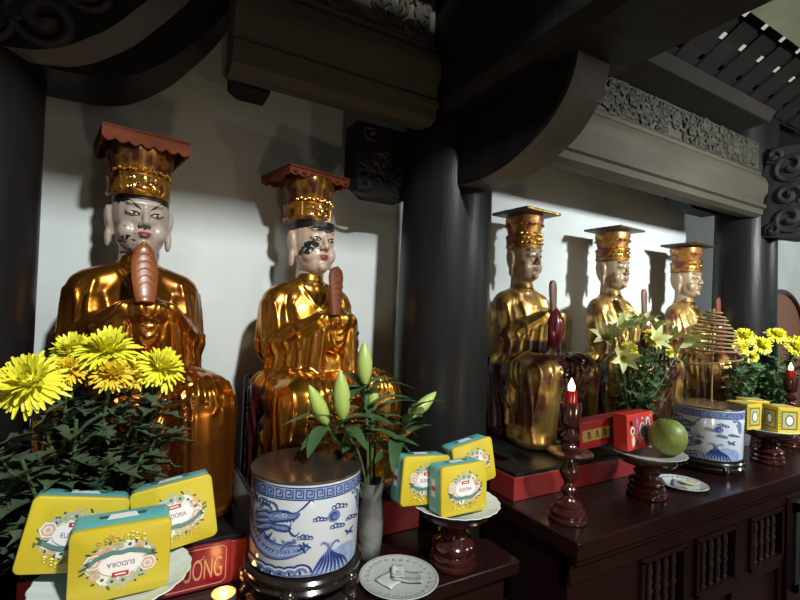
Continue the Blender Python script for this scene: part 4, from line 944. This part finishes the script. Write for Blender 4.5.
q.build('spot_print', [BKW, BKB, INK, PINK, BKG, BKO], t, fixn=False)
def ybox(x, y, z, rz, label):
    t = carton('incense_box', label, (x, y, z), (0, 0, R(rz)), .100, .092, .100, BOXY); t.scale = (.88, .88, 1.02); t['group'] = 'small yellow boxes on the far plate'
    q = MB()
    def side(fn):
        def put(pts, k, e): q.add([fn(a, b, e) for a, b in pts], [tuple(range(len(pts)))], k)
        put([(-.036, .014), (.036, .014), (.036, .086), (-.036, .086)], 1, .0004); put([(-.030, .020), (.030, .020), (.030, .080), (-.030, .080)], 2, .0008)
        put([(.020*math.cos(2*PI*i/16), .05+.022*math.sin(2*PI*i/16)) for i in range(16)], 1, .0012); put([(.014*math.cos(2*PI*i/16), .05+.016*math.sin(2*PI*i/16)) for i in range(16)], 3, .0016)
        for i in range(7): put([(-.045, .012+.012*i), (-.039, .012+.012*i), (-.039, .018+.012*i), (-.045, .018+.012*i)], 1, .0006)
    side(lambda a, b, e: (a, -.046-e, b)); side(lambda a, b, e: (-.050-e, a*.92, b)); side(lambda a, b, e: (.050+e, a*.92, b))
    q.add([(-.04, -.036, .1005), (.04, -.036, .1005), (.04, .036, .1005), (-.04, .036, .1005)], [(0, 1, 2, 3)], 1); q.add([(-.034, -.03, .101), (.034, -.03, .101), (.034, .03, .101), (-.034, .03, .101)], [(0, 1, 2, 3)], 2)
    q.build('printed_pattern', [BOXY, BOXP, BOXG, BKW], t, fixn=False)
ybox(2.262, .850, 1.0835, -30, 'small yellow patterned box at the front of the far plate')
ybox(2.170, .940, 1.0865, -8, 'small yellow patterned box at the left of the far plate, beside the incense pot')
ybox(2.300, .965, 1.0865, -40, 'small yellow patterned box at the back of the far plate')

# --- incense coil on its stick
t = thing('incense_coil', 'brown conical incense coil on a stick standing in the right incense pot', 'incense', (2.010, .985, 1.192))
q = MB(); turns = 11; n = turns*30; pts = []
for i in range(n+1):
    u = i/n; a = turns*2*PI*u; r = .012+.084*u**.62; pts.append((r*math.cos(a), r*math.sin(a), .365-.165*u+.002*math.sin(a*1.5)))
q.tube(pts, .0040, n=6); q.build('coil', COIL, t)
q = MB(); q.tube([(0, 0, -.004), (.001, .0, .15), (0, 0, .375)], .0035, n=8); q.build('stick', COIL, t)
q = MB(); q.tube(spline([(.09, -.02, .205), (.02, -.10, .18), (-.09, -.07, .165), (-.13, .0, .150), (-.10, .06, .16)], 10), .003, n=6); q.build('fallen_coil_end', COIL, t)

# --- flowers
def leaf(mb, base, d, up, L, Wd, lobed=False, bend=.5, k=0, seg=7):
    d = Vector(d).normalized(); sd = d.cross(Vector(up)); sd = sd.normalized() if sd.length > 1e-3 else Vector((1, 0, 0)); u = sd.cross(d).normalized(); vs = []
    for i in range(seg+1):
        t = i/seg; w = math.sin(PI*min(1, t*.92+.06))**.8*Wd/2
        if lobed: w *= (1.25 if i % 2 else .55) if 0 < i < seg else 1
        if i == seg: w = .0004
        c = Vector(base)+d*L*t+u*(-bend*L*t*t*.6+.08*L*math.sin(PI*t)); f = (.10*L if lobed and i % 2 else 0)
        vs += [c-sd*w+u*w*.25+d*f, c, c+sd*w+u*w*.25+d*f]
    fs = []
    for i in range(seg): a = 3*i; fs += [(a, a+1, a+4, a+3), (a+1, a+2, a+5, a+4)]
    mb.add(vs, fs, k)
def mum_head(mb, c, axis, r, rg, full=True):
    ax = Vector(axis).normalized(); e1 = ax.cross(Vector((.3, .9, .1))).normalized(); e2 = ax.cross(e1); c = Vector(c)
    rows = [(34, 1.0, 8), (34, .97, 20), (30, .86, 33), (26, .70, 48), (20, .50, 62), (12, .34, 76)] if full else [(16, 1, 10), (14, .85, 28), (10, .6, 48), (7, .4, 68)]
    for (n, l, el) in rows:
        for i in range(n):
            a = 2*PI*(i+rg.random()*.6)/n; e = R(el+rg.uniform(-9, 9)); rad = (e1*math.cos(a)+e2*math.sin(a)); d = rad*math.cos(e)+ax*math.sin(e); sd = ax.cross(rad)
            Lp = r*l*rg.uniform(.85, 1.12); w = r*.068*rg.uniform(.8, 1.2); vs = []
            drp = -.30*Lp if el < 30 else (.18*Lp)
            for t, ww in ((.08, .5), (.45, 1), (.8, 1.05), (1, .45)):
                p = c+d*Lp*t+(ax*drp*t*t if el < 30 else (ax*.1-rad*.25)*Lp*t*t*(el/60))+ax*(-.10*r)
                vs += [p-sd*w*ww+ax*w*.35, p, p+sd*w*ww+ax*w*.35]
            fs = []
            for j in range(3): b = 3*j; fs += [(b, b+1, b+4, b+3), (b+1, b+2, b+5, b+4)]
            mb.add(vs, fs)
    mb.ell(c+ax*.02*r, (r*.28, r*.28, r*.22), n=10, m=6)
def mum(label, base, head, r, axis, group, seed, pm=PETAL, lm=LEAF, nl=12, lw=.034, ll=.060, full=True, mid=None, t0=.15):
    rg = random.Random(seed); b, h = Vector(base), Vector(head); t = thing('chrysanthemum', label, 'flower', b, group=group)
    md = Vector(mid) if mid else b.lerp(h, .5)+Vector((rg.uniform(-.01, .01), rg.uniform(-.01, .01), .0)); P = [Vector(p)-b for p in spline([b, md, h-Vector(axis).normalized()*r*.12], 10)]
    if r:
        q = MB(); mum_head(q, h-b, axis, r, rg, full); q.build('flower_head', pm, t, angle=180, fixn=False)
    q = MB(); q.tube(P, [.0028]*len(P), n=6); q.build('stem', STEM, t)
    q = MB()
    for i in range(nl):
        u = t0+(.93-t0)*i/max(1, nl-1); p = P[int(u*(len(P)-1))]; a = i*2.4+rg.uniform(-.5, .5); el = rg.uniform(.05, .8); d = (math.cos(a)*math.cos(el), math.sin(a)*math.cos(el)*.75, math.sin(el)); s = rg.uniform(.75, 1.2)
        leaf(q, p, d, (0, 0, 1), ll*s, lw*s, True, rg.uniform(.2, .9), seg=7)
    q.build('leaves', lm, t, fixn=False, angle=180); return t
def vase(name, label, x, y, z, prof, m):
    q = MB(); q.lathe(prof, n=40); o = q.build(name, m); o.location = (x, y, z); return tag(o, label, 'vase')

# left chrysanthemum bunch
VX, VY = -.078, 1.032
vase('flower_vase', 'dark vase of yellow chrysanthemums behind the leftmost tins', VX, VY, .88, [(.030, 0), (.034, .006), (.040, .05), (.036, .12), (.030, .15), (.036, .172), (.034, .172), (.028, .15), (.026, .10)], VASEW)
G = 'yellow chrysanthemums in the left vase'
for i, (hx, hy, hz, r, ax, pm, lab) in enumerate((
    (-.150, .955, 1.363, .058, (-.25, -.75, .55), PETAL, 'biggest yellow chrysanthemum, farthest left over the left tins'),
    (-.100, 1.045, 1.405, .046, (-.2, -.5, .8), PETAL, 'yellow chrysanthemum second from the left, half behind its neighbours'),
    (-.044, .990, 1.412, .056, (.0, -.5, .85), PETAL, 'topmost yellow chrysanthemum of the left bunch'),
    (.044, .985, 1.378, .050, (.4, -.5, .75), PETAL, 'yellow chrysanthemum leaning right in front of the leftmost statue'),
    (-.034, .955, 1.372, .036, (.0, -.6, .7), PETALG, 'golden half-open chrysanthemum under the topmost one'),
    (.003, .975, 1.366, .032, (.3, -.5, .7), PETALG, 'small golden chrysanthemum right of the half-open one'),
    (-.098, .975, 1.378, .032, (-.1, -.5, .7), PETALG, 'small golden chrysanthemum beside the biggest one'))):
    mum(lab, (VX+.012*math.cos(i*.9), VY+.012*math.sin(i*.9), .98), (hx, hy, hz), r, ax, G, 20+i, pm, LEAF, 32, .030, .054, t0=.25)
for i, (hx, hy, hz) in enumerate(((-.20, .98, 1.27), (-.215, 1.0, 1.20), (.02, .97, 1.30), (.055, 1.0, 1.33), (-.08, .93, 1.30), (-.15, .94, 1.24), (-.03, .93, 1.24), (-.21, .97, 1.12), (.03, 1.02, 1.16), (-.12, .93, 1.15), (-.06, .98, 1.33), (.0, .98, 1.27), (-.10, .96, 1.34), (.02, .96, 1.22), (.05, .98, 1.27), (-.05, .95, 1.18), (.075, .99, 1.26))):
    o = mum('leafy green sprig without a flower in the left chrysanthemum bunch', (VX+.014*math.cos(i*.9+.4), VY+.014*math.sin(i*.9+.4), .98), (hx, hy, hz), 0, (0, 0, 1), 'leafy sprigs in the left vase', 60+i, PETAL, LEAF, 30, .032, .056, t0=.2); o.name = 'chrysanthemum_sprig'

# lilies in bud
LX, LY = .536, 1.050
vase('lily_vase', 'small grey marbled vase of lily buds right of the big incense pot', LX, LY, .88, [(.024, 0), (.027, .005), (.030, .03), (.034, .09), (.030, .13), (.026, .155), (.033, .190), (.031, .190), (.024, .155), (.022, .10)], VASEM)
def bud_mesh(mb, a, d, L, r):
    a = Vector(a); d = Vector(d).normalized(); mb.tube([a+d*L*t for t in (0, .08, .25, .5, .72, .9, 1)], [r*.35, r*.6, r*.9, r, r*.78, r*.4, r*.08], n=12)
def lily_bud(label, head, d, L, r, seed, nl=11):
    rg = random.Random(seed); b = Vector((LX+rg.uniform(-.01, .01), LY+rg.uniform(-.01, .01), .99)); h = Vector(head); t = thing('lily', label, 'flower', b, group='lily buds in the marbled vase')
    dn = Vector(d).normalized(); md = b.lerp(h, .5)+Vector((0, 0, .03)); P = [Vector(p)-b for p in spline([b, md, h-dn*.03, h], 8)]
    q = MB(); bud_mesh(q, h-b, dn, L, r); q.build('bud', BUD, t)
    q = MB(); q.tube(P, .0032, n=7); q.build('stem', STEM, t)
    q = MB()
    for i in range(nl):
        p = P[int((.35+.6*i/nl)*(len(P)-1))]; a = i*2.2+seed; el = rg.uniform(-.1, .7); dd = (math.cos(a)*math.cos(el), math.sin(a)*math.cos(el)*.6, math.sin(el)); leaf(q, p, dd, (0, 0, 1), rg.uniform(.08, .13), rg.uniform(.026, .040), False, rg.uniform(.2, 1.0), seg=8)
    q.build('leaves', LILYL, t, fixn=False, angle=180)
lily_bud('pale green lily bud leaning left over the incense pot lid', (.396, 1.02, 1.232), (-.42, -.05, .8), .105, .0185, 1)
lily_bud('upright pale green lily bud, second from the left', (.432, 1.01, 1.244), (-.12, -.05, .95), .115, .0205, 2)
lily_bud('tallest pale green lily bud, upright in the middle', (.500, 1.04, 1.318), (-.06, .0, 1), .105, .0195, 3)
lily_bud('pale green lily bud leaning far right towards the middle pillar', (.635, 1.03, 1.228), (.75, .0, .62), .095, .0165, 4)
lily_bud('short lily bud half hidden behind the tallest one', (.535, 1.06, 1.245), (.05, .1, 1), .07, .015, 5, 10)

# right bunches
def lily_open(label, base, head, ax, r, seed, group):
    rg = random.Random(seed); b, h = Vector(base), Vector(head); t = thing('open_lily', label, 'flower', b, group=group); A = Vector(ax).normalized(); e1 = A.cross(Vector((.2, .9, .3))).normalized(); e2 = A.cross(e1)
    q = MB()
    for i in range(6):
        a = 2*PI*i/6+seed; rad = e1*math.cos(a)+e2*math.sin(a); leaf(q, h-b, A*.9+rad*.45, A, r*1.75, r*.62, False, .45, seg=8)
    q.build('petals', LILY, t, fixn=False, angle=180)
    q = MB(); q.tube([Vector(p)-b for p in spline([b, b.lerp(h, .5), h], 8)], .003, n=6); q.build('stem', STEM, t)
    q = MB()
    for i in range(5):
        a = 2*PI*i/5; q.tube([h-b, h-b+A*r*.8+(e1*math.cos(a)+e2*math.sin(a))*r*.2], .0012, n=5)
    q.build('stamens', PETALG, t)
BX, BY = 1.625, 1.065
vase('flower_vase', 'dark vase of lilies and yellow chrysanthemums behind the red carton', BX, BY, .95, [(.030, 0), (.034, .006), (.042, .06), (.036, .11), (.042, .14), (.040, .14), (.032, .11)], VASEW)
G2 = 'flowers in the vase behind the red carton'
for i, (hx, hy, hz, r, ax, lab) in enumerate(((1.498, 1.00, 1.405, .032, (-.5, -.8, .5), 'small yellow chrysanthemum low at the left under the open lilies'), (1.640, 1.00, 1.445, .040, (-.3, -.9, .6), 'wide yellow chrysanthemum in the middle of the lily bunch'), (1.775, 1.02, 1.385, .020, (-.3, -.8, .5), 'tiny yellow chrysanthemum low at the right of the lily bunch'), (1.70, 1.01, 1.445, .028, (-.3, -.6, .8), 'yellow chrysanthemum half hidden among the lily petals'))):
    mum(lab, (BX+.012*math.cos(i*1.5), BY+.012*math.sin(i*1.5), 1.06), (hx, hy, hz), r, ax, G2, 90+i, PETAL, LEAF2, 16, .030, .055, mid=(BX+(hx-BX)*.4, BY-.02, 1.25), t0=.1)
for i in range(9):
    a = i*.7; o = mum('leafy chrysanthemum sprig in the lily bunch behind the red carton', (BX+.014*math.cos(a), BY+.014*math.sin(a), 1.06), (BX+.02+.085*math.cos(a), BY-.02+.05*math.sin(a), 1.36+.03*math.sin(i*2)), 0, (0, 0, 1), 'leafy sprigs in the lily bunch', 110+i, PETAL, LEAF2, 18, .034, .055, mid=(BX+.065*math.cos(a), BY-.01+.045*math.sin(a), 1.20), t0=.05); o.name = 'chrysanthemum_sprig'
for i, (hx, hy, hz, ax, r, lab) in enumerate(((1.405, 1.02, 1.430, (-.75, -.4, .5), .044, 'pale open lily farthest left in the lily bunch'), (1.455, 1.00, 1.375, (-.6, -.7, .0), .042, 'pale open lily drooping at the lower left of the bunch'), (1.490, 1.04, 1.450, (-.35, -.4, .8), .046, 'pale open lily second from the left, tilted up'), (1.570, 1.05, 1.455, (-.15, -.3, .95), .048, 'pale upright lily left of the highest one'), (1.640, 1.05, 1.470, (.0, -.2, 1), .048, 'pale upright lily standing highest in the bunch'), (1.730, 1.06, 1.455, (.2, -.3, .95), .046, 'pale upright lily right of the highest one'), (1.780, 1.03, 1.430, (.4, -.5, .7), .044, 'pale open lily above the tiny low chrysanthemum'), (1.860, 1.03, 1.405, (.8, -.35, .45), .050, 'pale open lily leaning right towards the incense coil'), (1.61, 1.0, 1.425, (-.2, -.85, .4), .044, 'pale open lily facing front in the middle of the bunch'))):
    lily_open(lab, (BX+.01*math.cos(i), BY+.01*math.sin(i), 1.06), (hx, hy, hz), ax, r, i*.4, G2)
for (vx, vy, lab, heads, seed) in ((2.46, 1.075, 'dark vase of yellow chrysanthemums behind the incense coil', ((2.42, 1.05, 1.455, .046, (-.4, -.7, .6), 'yellow chrysanthemum right behind the incense coil'), (2.56, 1.04, 1.415, .052, (-.3, -.8, .5), 'broad yellow chrysanthemum facing front, right of the incense coil'), (2.36, 1.04, 1.40, .036, (-.5, -.7, .4), 'small yellow chrysanthemum seen through the incense coil'), (2.50, 1.05, 1.36, .030, (-.4, -.7, .3), 'low yellow chrysanthemum under the broad one')), 200),
    (2.80, 1.075, 'dark vase of yellow chrysanthemums in front of the right pillar', ((2.74, 1.05, 1.462, .050, (-.3, -.6, .7), 'yellow chrysanthemum highest at the right edge, before the pillar'), (2.86, 1.02, 1.405, .052, (-.3, -.8, .5), 'broad yellow chrysanthemum at the right edge, lower of the pair'), (2.93, 1.04, 1.43, .045, (-.1, -.6, .7), 'yellow chrysanthemum at the very edge of the picture')), 240)):
    vase('flower_vase', lab, vx, vy, .95, [(.028, 0), (.032, .006), (.038, .06), (.032, .11), (.038, .14), (.036, .14), (.03, .11)], VASEW)
    for i, (hx, hy, hz, r, ax, l2) in enumerate(heads): mum(l2, (vx+.012*math.cos(i*1.9), vy+.012*math.sin(i*1.9), 1.06), (hx, hy, hz), r, ax, 'yellow chrysanthemums on the right', seed+i, PETAL, LEAF2, 17, .032, .056, t0=.08)
    for i in range(7):
        a = i*.9; o = mum('leafy chrysanthemum sprig in a vase at the right, under yellow flowers', (vx+.014*math.cos(a), vy+.014*math.sin(a), 1.06), (vx+.10*math.cos(a), vy-.02+.05*math.sin(a), 1.33+.03*math.sin(i*2)), 0, (0, 0, 1), 'leafy sprigs in the right vases', seed+20+i, PETAL, LEAF2, 17, .034, .056, mid=(vx+.06*math.cos(a), vy+.03*math.sin(a), 1.19), t0=.05); o.name = 'chrysanthemum_sprig'

# arched board seen past the right pillar
t = thing('arched_board', 'brown arched wooden board behind the right pillar, at the right edge', 'board', (3.75, 1.42, .95))
q = MB(); q.prism([(-.34, 0), (.34, 0)]+[(.34*math.cos(a), .50+.30*math.sin(a)) for a in [PI*i/20 for i in range(21)]], lambda a, b, d: (a, d, b), 0, .05); q.build('panel', mat('brown_varnish', (.20, .085, .05), .4), t, angle=30, bevel=.006)
q = MB(); q.tube([(-.33, 0, 0), (-.33, 0, .50)]+[(.33*math.cos(a), 0, .50+.29*math.sin(a)) for a in [PI-PI*i/20 for i in range(21)]]+[(.33, 0, 0)], .018, n=8); q.build('rim', STANDW, t)
